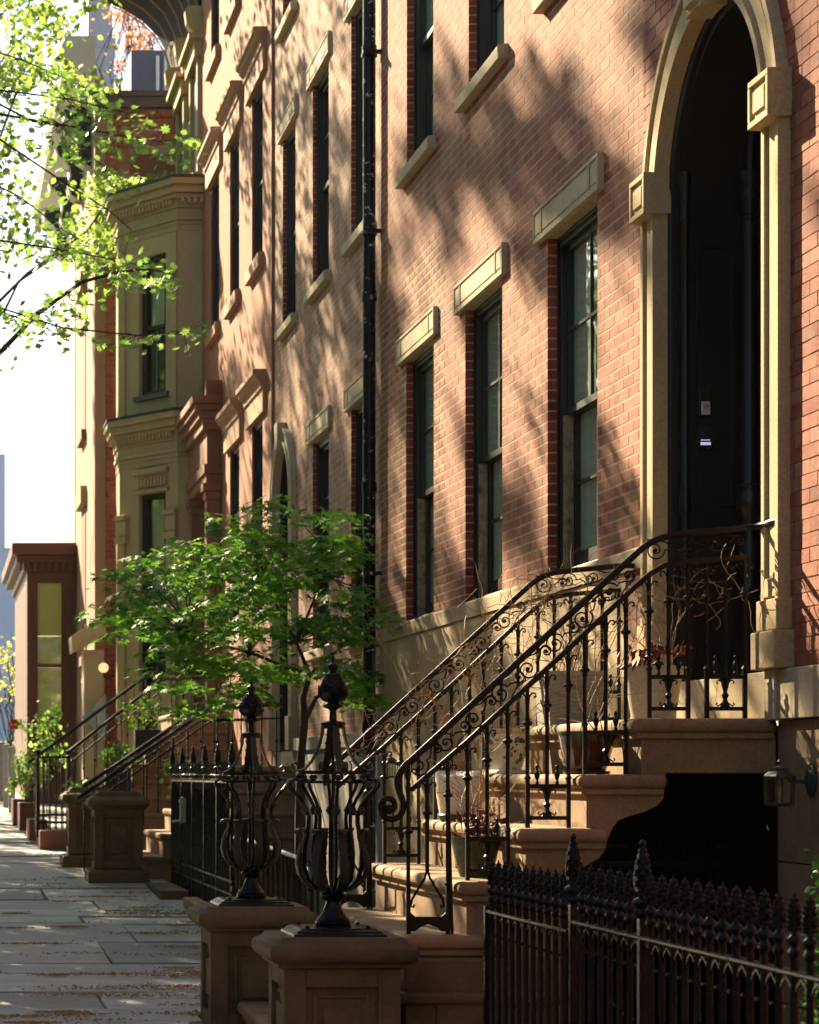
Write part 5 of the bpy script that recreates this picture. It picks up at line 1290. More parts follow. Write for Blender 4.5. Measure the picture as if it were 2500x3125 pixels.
mb = MB(); mb.box(XE-.1, 5.0, YE-.12, YE-.005, 11.73, 11.88); mb.box(XE-.1, 5.0, YE-.18, YE-.005, 11.881, 11.96); mb.build('parapet_cornice', mat_plain('slate_gray_cornice', (.10,.09,.11), .6, .1), HE)
mb = MB()
for i in range(16): mb.box(2.55+i*.085, 2.60+i*.085, YE-.06, YE-.006, 11.60, 11.70)
tag(mb.build('brick_dentils', M['brickE'], HE), kind='stuff')
mb = MB(); mb.box(XE, XE+.12, YE-.05, 42.0, 1.0, 12.2); mb.box(XE, XE+.16, YE-.06, YE-.051, 1.0, 11.6); mb.build('sunlit_front', mat_stone('salmon_stucco', (.40,.25,.175), .15, .85, .01, 3, stain=(.30,.15,.09), stain_amt=.5, stretch=.4), HE)
mb = MB(); mb.box(XE-.015, XE+.12, 42.02, 48, 1.0, 12.2); mb.build('pale_front', M['cream'], HE)
# front openings, very foreshortened
mb_w = None
for i, y_ in enumerate((39.6,)):
    for z0, z1 in ((3.6, 6.0), (7.2, 9.4)):
        mb = MB(); mb.box(XE-.012, XE-.002, y_-.5, y_+.5, z0, z1); w_ = mb.build('window', M['portico'], HE)
        mb = MB(); mb.box(XE-.10, XE-.001, y_-.7, y_+.7, z1+.01, z1+.28); mb.build('lintel', M['olive'], w_)
        mb = MB(); mb.box(XE-.08, XE-.001, y_-.6, y_+.6, z0-.16, z0-.01); mb.build('sill', M['portico'], w_)
mb = MB(); mb.prism([(XE, 12.0), (XE-.1, 12.0), (XE-.14, 12.2), (XE-.45, 12.45), (XE-.5, 12.6), (XE-.5, 12.8), (XE, 12.8)], 'y', YE-.1, 48); mb.build('roof_cornice', M['cream'], HE)
def scroll_bracket(y_):
    pts = [(XE-.001,12.0),(XE-.40,12.0),(XE-.44,11.9),(XE-.40,11.78),(XE-.30,11.70),(XE-.22,11.6),(XE-.20,11.45),(XE-.24,11.3),(XE-.20,11.15),(XE-.10,11.08),(XE-.001,11.05)]
    mb = MB(); mb.prism(pts, 'y', y_-.16, y_+.16); b_ = mb.build('scroll_bracket', M['sash'], HE)
    mb = MB(); mb.prism([(x-.012, z) for x, z in pts[1:-1]]+[(x+.02, z) for x, z in pts[1:-1]][::-1], 'y', y_-.21, y_+.21); mb.build('bracket_edge', M['cream'], b_)
for i in range(4): scroll_bracket(37.9+i*2.3)
for i, (px_, py_, s_) in enumerate(((200, 420, 1), (190, 520, 1), (178, 610, 1))): pass
# roof penthouse
mb = MB(); mb.box(3.15, 4.15, 39.5, 41.5, 12.05, 13.35); mb.build('penthouse', mat_plain('slate_penthouse', (.10,.10,.13), .5, .1), HE)
mb = MB(); mb.box(3.55, 3.60, 39.46, 39.499, 12.3, 13.25); mb.box(3.68, 3.72, 39.46, 39.499, 12.3, 13.25); mb.box(3.74, 4.2, 39.40, 39.47, 12.25, 12.5); mb.build('penthouse_frame', M['white'], HE)
# brown ground floor bay with tall window of mottled green panes
BB = bpy.data.objects.new('shopfront_bay', None); COL.objects.link(BB); place(BB, (2, 42, 1.2), HE)
YB2 = 41.7; M['brownwood'] = mat_stone('brown_painted_wood', (.13,.05,.03), .08, .55, .001, 3)
mb = MB(); xa, xb = 1.56, 2.385
mb.box(xa, 1.73, YB2, YB2+.08, 1.2, 5.15); mb.box(2.15, xb, YB2, YB2+.08, 1.2, 5.15); mb.box(1.73, 2.15, YB2, YB2+.08, 1.2, 2.7); mb.box(1.73, 2.15, YB2, YB2+.08, 4.95, 5.15); mb.box(xa, xa+.08, YB2+.081, 48, 1.2, 5.15)
mb.build('bay_wall', M['brownwood'], BB)
mb = MB(); mb.box(1.71, 1.74, YB2-.03, YB2-.001, 2.7, 4.97); mb.box(2.14, 2.17, YB2-.03, YB2-.001, 2.7, 4.97); mb.box(1.74, 2.14, YB2-.03, YB2-.001, 3.52, 3.58); mb.box(1.62, 1.66, YB2-.03, YB2-.001, 2.0, 5.1); mb.box(2.24, 2.28, YB2-.04, YB2-.001, 2.0, 5.1); w_ = mb.build('window', M['brownwood'], BB)
mg, nt, b_, _ = new_mat('pale_green_pane'); b_.inputs['Base Color'].default_value = (.42,.48,.30,1); b_.inputs['Roughness'].default_value = .06; b_.inputs['Specular IOR Level'].default_value = .9
pos, g = coords(nt); nt.links.new(ramp(nt, noise_node(nt, pos, 5, 4, .6), [(.35,(.45,.55,.40)),(.5,(.42,.50,.20)),(.65,(.30,.42,.10))]), b_.inputs['Base Color'])
mb = MB(); mb.box(1.735, 2.145, YB2+.02, YB2+.03, 2.7, 3.52); mb.box(1.735, 2.145, YB2+.02, YB2+.03, 3.58, 4.05); mb.build('pane', mg, w_)
mb = MB(); mb.box(1.735, 2.145, YB2+.02, YB2+.03, 4.055, 4.95); mb.build('blind', mat_plain('olive_blind', (.42,.45,.14), .9, .05), w_)
mb = MB(); mb.box(1.30, xb, YB2-.22, 48, 5.42, 5.62); mb.box(1.38, xb, YB2-.14, 48, 5.30, 5.419); mb.box(1.50, xb, YB2-.06, 48, 5.151, 5.299); mb.build('bay_cornice', M['brownwood'], BB, bevel=.01)
for i in range(8):
    mb = MB(); mb.prism([(YB2-.20, 5.30), (YB2-.18, 5.25), (YB2-.08, 5.16), (YB2-.061, 5.16), (YB2-.061, 5.30)], 'x', 1.42+i*.12, 1.48+i*.12); mb.build('modillion', M['brownwood'], BB)
# entrance with sloping stone hood and globe lamps between bay and corner building
EN = thing('stone_doorway', 'weathered tan stone doorway with sloping hood beyond the olive bay', 'doorway', (2.5, 36.6, 1.2))
mb = MB(); mb.box(2.20, 2.50, 36.3, 36.9, 1.2, 3.55); mb.build('jamb', M['lintel'], EN, bevel=.01)
mb = MB(); mb.prism([(2.02,3.5),(2.52,3.78),(2.52,4.0),(2.46,4.02),(2.00,3.74)], 'y', 36.15, 36.9); mb.build('sloping_hood', M['lintel'], EN, bevel=.01)
mb = MB(); mb.prism([(2.16,2.55),(2.52,2.9),(2.52,2.55),(2.52,2.2),(2.16,2.2)][:4], 'y', 36.20, 36.28); mb.build('glass_canopy', mglass, EN)
mlamp, nt, b_, _ = new_mat('lit_globe'); b_.inputs['Base Color'].default_value = (.9,.75,.45,1); b_.inputs['Emission Color'].default_value = (1,.72,.35,1); b_.inputs['Emission Strength'].default_value = .22; b_.inputs['Roughness'].default_value = .3
for px_, py_, yy_, lab in ((316, 2038, 35.9, 'round globe lamp on a black arm beside the weathered tan doorway'), (263, 2080, 37.6, 'farther globe lamp on the pale sunlit front')):
    x_ = (px_+198)*yy_/7500; z_ = 1.73+(2359-py_)*yy_/7500
    T = thing('globe_lamp', lab, 'lamp', (x_, yy_, z_))
    mb = MB(); mb.ball((x_, yy_, z_), .075, 16, 12); mb.build('globe', mlamp, T)
    mb = MB(); mb.tube([(x_, yy_, z_-.07), (x_+.01, yy_, z_-.13), (x_+.07, yy_, z_-.16), (x_+.15, yy_, z_-.10)], .014, 6); mb.build('arm', M['iron'], T)

# ------------------------------------------------------------------ far stoops, their piers and rails
def simple_stoop(label, x0, x1, y0, y1, n, ztop, mat):
    T = thing('stoop', label, 'stoop', (x0, (y0+y1)/2, zg(y0)))
    zb_ = zg(y0); ri = (ztop-zb_)/n; tr_ = (x1-.75-x0)/(n-1)
    for k in range(n):
        xs = x0+k*tr_; z = zb_+ri*(k+1)
        mb = MB(); mb.box(xs, 3.60, y0, y1, z-.06, z); mb.build('tread', mat, T, bevel=.02)
        mb = MB(); mb.box(xs+.025, 3.60, y0+.02, y1-.02, (z-ri) if k else zb_-.2, z-.061); mb.build('riser', mat, T)
    return T
simple_stoop('low brownstone stoop of the washed brick house, behind the dark piers', 2.05, 3.6, 24.5, 26.5, 5, 1.80, M['stoop'])
simple_stoop('farther stoop of the stuccoed house with flower pots on its steps', 1.75, 3.6, 29.9, 32.4, 8, 2.45, M['stoop'])
def plain_rail(Y_, x0, z0, x1, z1, xe, label, zb0, zb1, double=True, n=14):
    T = thing('stair_railing', label, 'stair railing', (x0, Y_, zb0))
    mb = MB(); mb.tube([(x0,Y_,z0),(x1,Y_,z1),(xe,Y_,z1+.02)], .022, 6); mb.build('handrail', M['railiron'], T)
    if double: mb = MB(); mb.tube([(x0+.05,Y_,z0-.11),(x1,Y_,z1-.14),(xe,Y_,z1-.12)], .013, 4); mb.build('lower_rail', M['railiron'], T)
    for i in range(n):
        t = (i+.5)/n; x = x0+(xe-x0)*t; zt = z0+(z1-z0)*min(1,(x-x0)/(x1-x0))-.05; zb_ = zb0+(zb1-zb0)*min(1, max(0,(x-x0)/(x1-x0)))
        mb = MB(); mb.tube([(x,Y_,zb_),(x,Y_,zt)], .010, 4); mb.ball((x,Y_,zt-.3), .018, 6, 4); mb.build('baluster', M['railiron'], T)
    if double:
        for i in range(n):
            t = (i+.5)/n; x = x0+(x1-x0)*t; z = z0+(z1-z0)*t-.065; mb = MB()
            for s_ in (-1, 1): mb.tube([(x+s_*.03+.022*math.cos(a*.9)*(1-a*.11), Y_, z+s_*.018+.022*math.sin(a*.9)*(1-a*.11)) for a in range(8)], .006, 4)
            mb.build('scroll', M['railiron'], T)
    return T
plain_rail(24.66, 1.42, 1.47, 2.78, 2.40, 3.5, 'scrolled iron railing rising from behind the dark far piers, nearer of its pair', .68, 1.75)
plain_rail(26.35, 1.47, 1.50, 2.83, 2.42, 3.5, 'scrolled iron railing rising from behind the dark far piers, farther of its pair', .72, 1.80)
plain_rail(30.1, 1.62, 1.98, 2.78, 2.88, 3.5, 'plain straight iron railing of the farther stoop, nearer of its pair', .95, 2.45)
plain_rail(32.2, 1.22, 1.86, 2.80, 3.03, 3.5, 'plain straight iron railing of the farther stoop, the leftmost handrail', .95, 2.45, False)
pier(1.79, 24.2, 1.50, 'dark stone pier with panelled front by the far stoop, nearer of two', 1)
pier(1.66, 26.5, 1.53, 'dark stone pier half hidden behind the panelled far pier', 1)
# caged newel of the farther stoop on its brown block
T = thing('newel_cage', 'square black iron newel cage standing on a low brown block', 'newel', (1.40, 29.9, 1.05))
mb = MB(); X0, X1, Ya, Yb = 1.24, 1.62, 29.7, 30.05
for i in range(6):
    x = X0+(X1-X0)*i/5
    for y_ in (Ya, Yb): mb.tube([(x,y_,1.0),(x,y_,1.92)], .010, 4)
tag(mb.build('bars', M['railiron'], T), kind='stuff')
mb = MB()
for z in (1.03, 1.13, 1.22, 1.92): 
    for y_ in (Ya, Yb): mb.box(X0-.02, X1+.02, y_-.012, y_+.012, z-.012, z+.012)
    for x in (X0, X1): mb.box(x-.012, x+.012, Ya+.012, Yb-.012, z-.01, z+.01)
tag(mb.build('hoops', M['railiron'], T), kind='stuff')
for x, y_ in ((X0,Ya),(X1,Ya),(X0,Yb),(X1,Yb)):
    mb = MB(); mb.box(x-.018, x+.018, y_-.018, y_+.018, .95, 1.94); mb.ball((x, y_, 1.98), .035); mb.build('corner_post', M['railiron'], T)
tag(MB().box(1.25, 1.95, 29.35, 30.35, .5, 1.04).build('stone_block', M['portico'], bevel=.01), 'low brown stone block under the black iron newel cage', 'block')
tag(MB().box(1.19, 1.42, 31.0, 32.0, .5, 1.14).build('stone_block', M['portico'], bevel=.01), 'narrow brown block behind and left of the one under the newel cage', 'block')

# plants and flower boxes far down the street
def bush(name, label, cat, c, rad, n, size, mat, kind='simple', seed=1, box=None, flowers=(), stem_n=14):
    rd = np.random.default_rng(seed); T = thing(name, label, cat, (c[0], c[1], c[2]-rad[2]))
    k = max(6, n//40); cc = rd.normal(size=(k,3)); cc /= np.linalg.norm(cc,axis=1)[:,None]; cc *= (rd.random((k,1))**.4)*np.array(rad)*.85
    idx = rd.integers(0, k, n); P = cc[idx]+rd.normal(size=(n,3))*np.array(rad)*.16+np.array(c)
    leaf_mesh('leaves', kind, P, rd.normal(size=(n,3))+np.array([0,-.5,.8]), rd.uniform(.7,1.2,n)*size, mat, T)['kind'] = 'stuff'
    mb = MB()
    for i in range(stem_n):
        q = cc[i % k]+np.array(c); mb.tube([(c[0]+rd.normal()*.04, c[1]+rd.normal()*.04, c[2]-rad[2]), ((c[0]+q[0])/2, (c[1]+q[1])/2, c[2]-rad[2]*.3), tuple(q)], [.008,.006,.003], 4)
    mb.build('stems', M['bark'], T)
    for fm, fn in flowers:
        P2 = cc[rd.integers(0,k,fn)]+rd.normal(size=(fn,3))*np.array(rad)*.15+np.array(c)+np.array([0,-.04,.02]); leaf_mesh('flowers', 'simple', P2, rd.normal(size=(fn,3))*.4+np.array([0,-1,.3]), rd.uniform(.8,1.2,fn)*.045, fm, T)['kind'] = 'stuff'
    if box:
        x0,x1,y0,y1,z0,z1 = box[0]; mb = MB(); mb.box(*box[0]); mb.build('pot', box[1], T, bevel=.01)
    return T
def mflat(n_, c): return mat_plain(n_, c, .7, .15, 40, .0005)
fp, fy, fr, fm_ = mflat('purple_petal', (.16,.10,.50)), mflat('yellow_petal', (.65,.45,.03)), mflat('red_petal', (.6,.02,.03)), mflat('magenta_petal', (.5,.05,.25))
M['blackpot'] = mat_plain('black_pot', (.02,.02,.022), .5, .2)
bush('potted_plant', 'tall lime green shrub in a brown planter in front of the brown bay', 'potted plant', (1.66, 34.6, 2.2), (.50,.4,.62), 300, .075, M['lf_street'], seed=2, box=((1.10,1.36,34.6,35.6,.85,1.36), M['brownwood']), stem_n=26)
bush('potted_plant', 'trailing light green plants above the brown planters by the pavement', 'potted plant', (1.28, 34.0, 1.68), (.30,.3,.36), 600, .05, M['lf_street'], seed=3, box=((1.146,1.425,33.3,34.2,.85,1.325), M['brownwood']), flowers=((fm_, 14),))
bush('potted_plant', 'purple and yellow pansies beside the newel cage', 'potted plant', (1.75, 29.2, 1.42), (.30,.25,.26), 420, .045, M['lf_maple'], seed=4, box=((1.6,1.9,29.05,29.3,1.0,1.2), M['blackpot']), flowers=((fp, 26),(fy, 24)))
bush('potted_plant', 'purple pansies in a dark pot midway up the farther stoop', 'potted plant', (2.2, 29.6, 2.0), (.28,.2,.26), 360, .045, M['lf_maple'], seed=5, box=((2.05,2.35,29.45,29.75,1.50,1.78), M['blackpot']), flowers=((fp, 24),(fy, 12)))
bush('potted_plant', 'purple flowers in a pot at the top of the farther stoop', 'potted plant', (2.55, 29.6, 2.45), (.28,.2,.24), 360, .045, M['lf_maple'], seed=6, box=((2.4,2.7,29.45,29.75,1.95,2.25), M['blackpot']), flowers=((fp, 18),(fy, 20)))
bush('potted_plant', 'leafy green plant with red blooms in a black pot behind the iron fence', 'potted plant', (2.55, 23.9, 1.72), (.33,.3,.30), 520, .06, M['lf_street'], seed=7, box=((2.35,2.72,23.7,24.1,.75,1.42), M['blackpot']), flowers=((fr, 26),))
bush('evergreen_shrub', 'bright evergreen shrub at the right edge behind the foreground fence', 'shrub', (2.86, 7.75, .80), (.13,.22,.80), 4200, .032, M['lf_ever'], seed=8, stem_n=24)
bush('evergreen_shrub', 'low dim evergreen behind the foreground fence pickets near its first tall post', 'shrub', (2.50, 9.0, .35), (.14,.3,.42), 1500, .034, M['lf_ever'], seed=9)
# bollards and low fence at the end of the pavement
for i, (px_, Y_) in enumerate(((36, 38.5), (20, 40.5), (4, 42.5))):
    x = (px_+198)*Y_/7500; T = tag(MB().lathe([(.055,0),(.055,.93),(.065,.94),(.065,1.0),(.05,1.03),(.005,1.05)], (x, Y_, zg(Y_)), 12).build('bollard', mat_plain('gray_bollard_paint', (.30,.31,.33), .5, .1)), ['nearest gray bollard at the far end of the pavement', 'middle gray bollard at the far end of the pavement', 'leftmost farthest gray bollard at the far end of the pavement'][i], 'bollard', 'bollards at the far end of the pavement')
SG = thing('street_sign', 'small red sign with yellow markings on a pale post near the brown bay', 'sign', (1.45, 44.5, 1.3))
mb = MB(); mb.tube([(1.59,44.5,1.2),(1.59,44.5,3.2)], .035, 8); mb.build('post', M['white'], SG)
mb = MB(); mb.box(1.35, 1.57, 44.45, 44.47, 2.52, 2.70); s_ = mb.build('sign_board', mflat('sign_red', (.42,.03,.03)), SG)
mb = MB()
mb.ball((1.46,44.44,2.61), .04, 8, 5, .6)
for u in (1.37, 1.525): mb.box(u, u+.025, 44.435, 44.449, 2.58, 2.64)
mb.build('sign_marking', mflat('sign_yellow', (.7,.45,.03)), s_)
# distant buildings and steeple
M['bluehaze'] = mat_stone('haze_blue_wall', (.50,.57,.67), .06, .7, .001, .2)  # distance haze painted into the pale blue wall colour
for i, (x0, x1, y0, y1, h, lab) in enumerate(((-14, 6.0, 210, 240, 29, 'haze-blue apartment tower far off at the left edge'), (-3.0, 5.5, 150, 170, 15.5, 'lower pale building with white bands far off behind the street trees'))):
    T = thing('distant_building', lab, 'building', ((x0+x1)/2, y0, 1))
    mb = MB(); mb.box(x0, x1, y0, y1, 1, h); mb.build('wall', M['bluehaze'], T)
    for k in range(int(h/3.2)):
        for j in range(int((x1-x0)/2.2)):
            mb = MB(); mb.box(x0+.4+j*2.2, x0+1.7+j*2.2, y0-.06, y0-.01, 2.2+k*3.2, 4.0+k*3.2); mb.build('window', mat_win if 'mat_win' in globals() else globals().setdefault('mat_win', mat_plain('far_window', (.42,.49,.58), .3, .1)), T)  # window colour kept close to the wall, haze painted in
SP = thing('steeple', 'tall gray steeple with flared green copper foot beyond the roofs', 'steeple', (5.6, 80, 10))
mb = MB(); mb.sq((5.35, 80), [(.72, 14), (.72, 22.7)]); mb.sq((5.35, 80), [(1.05,17.5),(1.02,19.5),(.86,21),(.63,22.8)]); mb.build('base', mat_plain('copper_green', (.26,.36,.28), .7, .1), SP)
mb = MB(); mb.sq((5.35, 80), [(.45, 22.6), (.45, 25.2), (.50, 25.25), (.50, 25.5), (.40, 25.55), (.33, 32)]); mb.build('shaft', mat_plain('gray_slate', (.40,.43,.47), .7, .08), SP)

# ------------------------------------------------------------------ street trees
def world(px_, py_, d): return Vector(((px_+198)*d/7500, d, 1.73+(2359-py_)*d/7500))
def spray_points(path, n, rx, rz, rd, droop=.12):
    P = []
    segs = list(zip(path[:-1], path[1:])); Ls = [(b-a).length for a, b in segs]; tot = sum(Ls)
    for i in range(n):
        u = rd.random()*tot
        for (a, b), L in zip(segs, Ls):
            if u <= L: break
            u -= L
        p = a.lerp(b, min(1, u/L)); P.append(p+Vector((rd.gauss(0,rx), rd.gauss(0,rx*1.3), rd.gauss(-droop*.5, rz))))
    return P
T1 = thing('street_tree', 'spring green street tree whose leafy branches reach in from upper left', 'tree', (-1.5, 17.0, zg(17.0)))
mbT = MB(); mbT.tube([(-1.5,17.0,.3),(-1.48,16.9,2.0),(-1.4,16.9,3.6),(-1.3,17.0,4.6),(-1.1,17.2,6.2),(-1.0,17.4,7.6)], [.20,.17,.15,.12,.09,.05], 12)
sprays = [ # (image guide path, distance, leaf count, radius)
 ([(-260,1230),(0,1075),(110,960),(250,860),(360,830),(450,820),(535,838)], 18.6, 200, .08, .016),
 ([(-200,700),(0,733),(180,760),(325,788),(464,816),(535,842)], 19.2, 170, .085, .006),
 ([(-200,300),(0,348),(185,380),(339,408),(487,431),(603,417)], 18.4, 190, .09, .007),
 ([(-150,260),(0,275),(200,300),(394,345),(440,370)], 19.5, 150, .10, .006),
 ([(100,370),(185,385),(260,464),(334,520),(394,547)], 18.6, 80, .08, .005),
 ([(-60,920),(190,1000),(417,1023),(560,1015),(630,985)], 18.0, 85, .06, .005),
 ([(-200,900),(0,950),(140,1000),(260,960)], 20.0, 90, .09, .006),
 ([(-100,520),(60,600),(190,700),(300,760)], 20.5, 110, .13, .006),
 ([(-100,130),(60,180),(180,230),(260,270)], 21.5, 90, .12, .006),
 ([(200,560),(330,640),(400,700),(380,780)], 20.5, 30, .10, .005)]
rd = random.Random(41); P = []
root1 = Vector((-1.3,17.0,4.6))
for path, d, n, r, br in sprays:
    w = [world(a, b, d+rd.uniform(-.3,.3)) for a, b in path]
    L = [root1 if path[0][1] > 600 else Vector((-1.0,17.4,7.2))]+w
    mbT.tube(L, [br*2.2]+[br*(1.6-1.3*i/(len(w)-1)) for i in range(len(w))], 5)
    pts = spray_points(w, n, r, r*.75, rd); P += pts
    for p in pts[::4]:
        q = min(w, key=lambda s: (s-p).length); mbT.tube([q, q.lerp(p,.6)+Vector((0,0,.02)), p], [.0035,.0025,.0015], 3)
mbT.build('trunk', M['bark'], T1)
P = np.array([tuple(p) for p in P]); n = len(P)
inview = (7500*P[:,0]/P[:,1]-198 > 0)
N = rng.normal(size=(n,3))*.55+np.array([-.1,-.55,.75]); S = rng.uniform(.055,.088,n)
idx = np.where(inview)[0]; key = np.argsort(-(P[idx,0]/P[idx,1])+0.0*S[idx]); big = idx[key[:260]]; rest = np.setdiff1d(np.arange(n), big)
for i in big: leaf_mesh('leaf', 'oak', P[i:i+1], N[i:i+1], S[i:i+1], M['lf_street'], T1)
leaf_mesh('foliage', 'oak', P[rest], N[rest], S[rest], M['lf_street'], T1)['kind'] = 'stuff'

def crown_tree(name, label, trunk, clumps, nleaf, size, mat, kind='simple', seed=0, cr=.45, tr_=.16, top_=8, flat=.55, nl=45):
    rd = np.random.default_rng(seed); T = thing(name, label, 'tree', (trunk[0], trunk[1], zg(trunk[1])))
    mb = MB(); b = Vector((trunk[0], trunk[1], zg(trunk[1])-.1)); f = Vector((trunk[0]+rd.normal()*.2, trunk[1]+rd.normal()*.2, top_))
    pts = limb(mb, b, f, tr_, tr_*.4, 0, 7, .05, seed, 10)
    for i, c in enumerate(clumps):
        q = pts[min(len(pts)-1, 3+i % 4)]
        if i % max(1, len(clumps)//nl) == 0: limb(mb, q, Vector(c), tr_*.25, .012, .08, 6, .10, seed*100+i, 5)
    mb.build('trunk', M['bark'], T)
    C = np.array(clumps); k = len(C); n = nleaf*k; idx = np.repeat(np.arange(k), nleaf)
    sc_ = rd.uniform(.6, 1.3, k)[idx][:,None]
    P = C[idx]+rd.normal(size=(n,3))*np.array([cr,cr,cr*flat])*sc_*.62
    leaf_mesh('crown', kind, P, rd.normal(size=(n,3))+np.array([0,0,.7]), rd.uniform(.7,1.2,n)*size, mat, T)['kind'] = 'stuff'
    return T
def scatter(px0, px1, py0, py1, d0, d1, n, seed, keep=None):
    rd = random.Random(seed); out = []
    while len(out) < n:
        X, Y_ = rd.uniform(px0, px1), rd.uniform(py0, py1)
        if keep and not keep(X, Y_): continue
        out.append(tuple(world(X, Y_, rd.uniform(d0, d1))))
    return out
k1 = lambda X, Y_: mnoise.noise(Vector((X*.009,Y_*.009,3))) > -.12 and (Y_ < 520-1.35*X+70*math.sin(X*.02) or (190 < X < 340 and 130 < Y_ < 300) or (X < 90 and Y_ < 760))
crown_tree('street_tree', 'blurred green tree farther along the street at the top left', (-1.5, 31, 0), scatter(-500, 350, -500, 760, 30, 35, 150, 51, k1)+scatter(290, 470, 560, 740, 34.6, 36.2, 15, 52)+scatter(200,330,650,800,34.6,36.2,8,57), 46, .10, M['lf_far'], seed=12, cr=.36, top_=9, nl=14)
crown_tree('street_tree', 'golden leaved young tree near the far left edge', (1.45, 50, 0), scatter(-60, 70, 1960, 2120, 48, 52, 12, 53), 34, .08, M['lf_gold'], seed=14, cr=.30, tr_=.03, top_=2.6)
crown_tree('street_tree', 'green and gold tree low at the far left edge', (1.1, 62, 0), scatter(-80, 100, 2240, 2420, 56, 66, 34, 54), 60, .09, M['lf_street'], seed=15, cr=.38, tr_=.05, top_=2.0)
crown_tree('roof_tree', 'copper leaved tree rising above the roofs beyond the steeple', (4.9, 66, 0), scatter(370, 425, -60, 215, 64, 68, 26, 55)+scatter(400, 485, 90, 210, 64, 68, 12, 58), 34, .09, M['lf_red'], seed=16, cr=.42, tr_=.10, top_=20)
# ------------------------------------------------------------------ kerbside trees outside the left edge: crowns shaped by a shade map to dapple the fronts and shade the pavement
def dens(Yw, Zw):
    a = (Yw*1.55-Zw*2.7)/3.11; b = (Yw*2.7+Zw*1.55)/3.11*.34
    nz = mnoise.fractal(Vector((a*1.25+3.1, b*1.25, 4.7)), 1.0, 2.0, 3)
    # stairs and landing stay in sun
    yn = 6.7+(Zw+.97)*1.29
    on_steps = -1.35 < Zw < 2.3 and yn-.45 < Yw < yn+2.7
    if on_steps or (11.9 < Yw < 12.7 and 1.4 < Zw < 5): thr = .8
    elif Zw < -1.0: thr = -.95 if Yw < 19 else (-.12 if Yw < 21.5 else .18)
    elif Yw < 10.6: thr = .26
    elif Yw < 20: thr = .05
    elif Yw < 34: thr = .10
    else: thr = .3
    if Zw < -.75 and Yw < 8.5 and not on_steps: thr = -.5
    return nz > thr
rd = random.Random(77); buckets = {}
step = .30
nA = int(36/step); nB = int(16/step)
for i in range(nA):
    for j in range(nB):
        Yw = -4+i*step*1.05+rd.uniform(-.12,.12); Zw = -5.2+j*step*.75+rd.uniform(-.1,.1)
        if not dens(Yw, Zw): continue
        t = rd.uniform(4.3, 7.6)
        X, Y_, Z = 3.6-t, Yw+2.7*t, Zw+1.55*t
        if Z < 2.6+.0*X: t = (2.8-Zw)/1.55; X, Y_, Z = 3.6-t, Yw+2.7*t, 2.8
        if t < 3.9 or Y_ < 3: continue
        buckets.setdefault(int((Y_-6)//8), []).append((X, Y_, Z))
labels = ['first', 'second', 'third', 'fourth', 'fifth', 'sixth', 'seventh', 'eighth', 'ninth']
for b, cl_ in sorted(buckets.items()):
    ymid = 6+8*b+4; 
    if len(cl_) < 5: continue
    crown_tree('street_tree', 'kerbside street tree out of frame at left, ' + labels[max(0,b)+1] + ' along the kerb, shading the pavement', (-1.75, ymid+(1.6 if b == 2 else .5), 0), cl_, (17 if b <= 2 else 11), .17, M['lf_street'], seed=60+b, cr=.20, tr_=.14, top_=6.6, flat=.9, nl=10)

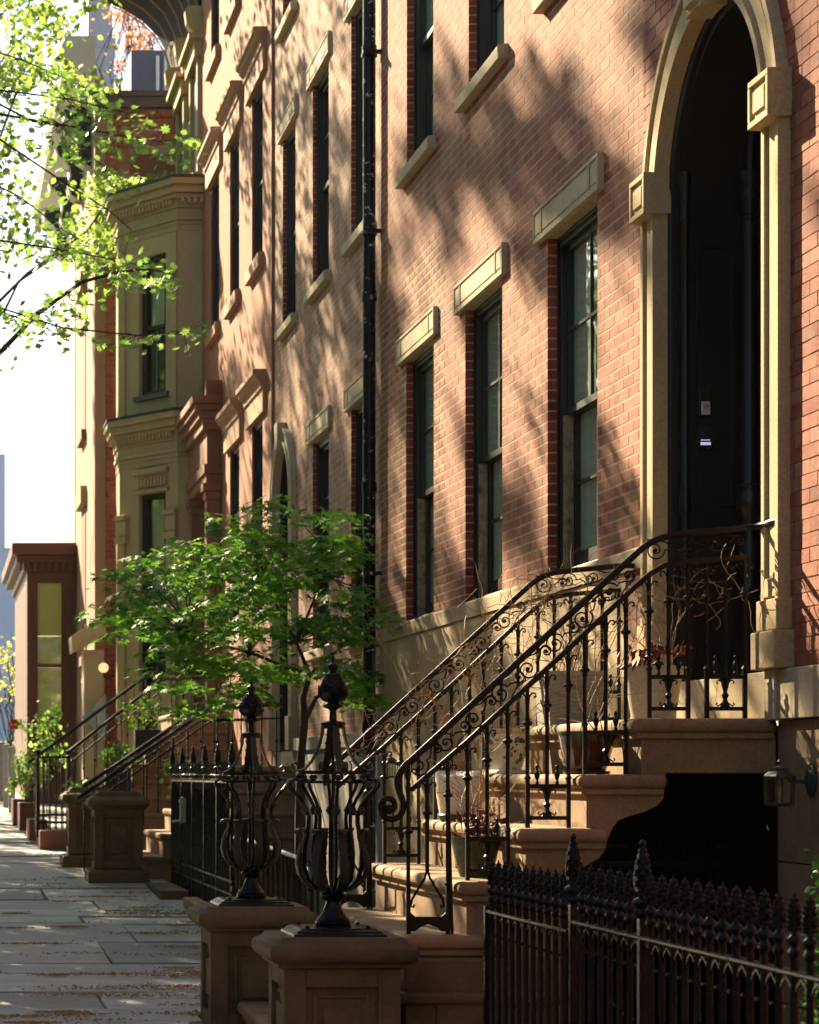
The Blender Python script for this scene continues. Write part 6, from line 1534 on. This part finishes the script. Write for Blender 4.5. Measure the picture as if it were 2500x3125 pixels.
# ------------------------------------------------------------------ the rest of the street, outside the frame: it closes off the low sky and shows in reflections
def plain_house(x0, x1, y0, y1, h, side, label, wm):
    T = thing('row_house', label, 'house', ((x0+x1)/2, (y0+y1)/2, zg(y0)))
    mb = MB(); mb.box(x0, x1, y0, y1, -.5, h); mb.build('wall', wm, T)
    xf = x1 if side > 0 else x0; s_ = side; n = max(2, int((y1-y0)/2.2))
    mb = MB(); a, b = sorted((xf, xf+.45*s_)); mb.box(a, b, y0, y1, h-.5, h); mb.build('roof_cornice', M['sash'], T)
    for i in range(n):
        yc_ = y0+(i+.5)*(y1-y0)/n
        for z in (1.6, 4.3, 7.0, 9.7):
            if z+1.9 > h-.6: continue
            mb = MB(); a, b = sorted((xf+.02*s_, xf+.05*s_)); mb.box(a, b, yc_-.5, yc_+.5, z, z+1.9); w_ = mb.build('window', M['sash'], T)
            mb = MB(); a, b = sorted((xf+.0505*s_, xf+.06*s_)); mb.box(a, b, yc_-.42, yc_+.42, z+.1, z+1.8); mb.build('pane', mglass, w_)
            mb = MB(); a, b = sorted((xf, xf+.12*s_)); mb.box(a, b, yc_-.62, yc_+.62, z-.14, z-.005); mb.build('sill', M['lintel'], w_)
cols_ = [M['portico'], M['stucco'], M['stoop'], M['brickE']]
nm_ = ['red brownstone', 'terracotta', 'tan brownstone', 'red brick']
wh = ['nearest the camera', 'second away', 'third away', 'fourth away', 'fifth away', 'sixth away', 'seventh away', 'eighth away']
for i in range(8):
    y0 = -34+i*13; plain_house(-20, -13.2, y0, y0+12.98, 11.5+(i*7 % 3)*.5, 1, nm_[i % 4]+' row house across the street, out of frame, '+wh[i], cols_[i % 4])
plain_house(-12, 3, -62, -50, 12, 1, 'unseen red brownstone block added far behind the viewer to close off low sky', M['portico'])  # added across the street end to cut sky fill on camera-facing sides
for i in range(3):
    y0 = -32.5+i*13.6; plain_house(3.7, 11, y0, min(y0+13.58, 8.45), 11.5, -1, nm_[(i+1) % 4]+' row house on the near side, out of frame behind, '+['farthest back', 'middle', 'closest'][i], cols_[(i+1) % 4])
for i, y_ in enumerate((-3.0, -12.0, -22.0)):
    rd = random.Random(900+i); c_ = [(-1.2+rd.gauss(0,2.2), y_+rd.gauss(0,2.0), 6.0+rd.gauss(0,1.3)) for _ in range(260)]
    crown_tree('street_tree', 'street tree out of frame behind the viewer, '+['closest', 'middle', 'farthest'][i]+' of three', (-1.75, y_, 0), c_, 14, .2, M['lf_street'], seed=90+i, cr=.45, tr_=.18, top_=6.5, flat=.8)

# ------------------------------------------------------------------ thin sunlit air down the street
hz = bpy.data.materials.new('street_haze'); hz.use_nodes = True; nt = hz.node_tree; nt.nodes.clear()
ho = nt.nodes.new('ShaderNodeOutputMaterial'); pv = nt.nodes.new('ShaderNodeVolumePrincipled')
pv.inputs['Color'].default_value = (.93, .95, 1, 1); pv.inputs['Density'].default_value = HAZE; pv.inputs['Anisotropy'].default_value = .55
nt.links.new(pv.outputs[0], ho.inputs['Volume'])
mb = MB(); mb.box(-45, 45, -50, 260, -1.6, 36); tag(mb.build('haze', hz), kind='stuff')
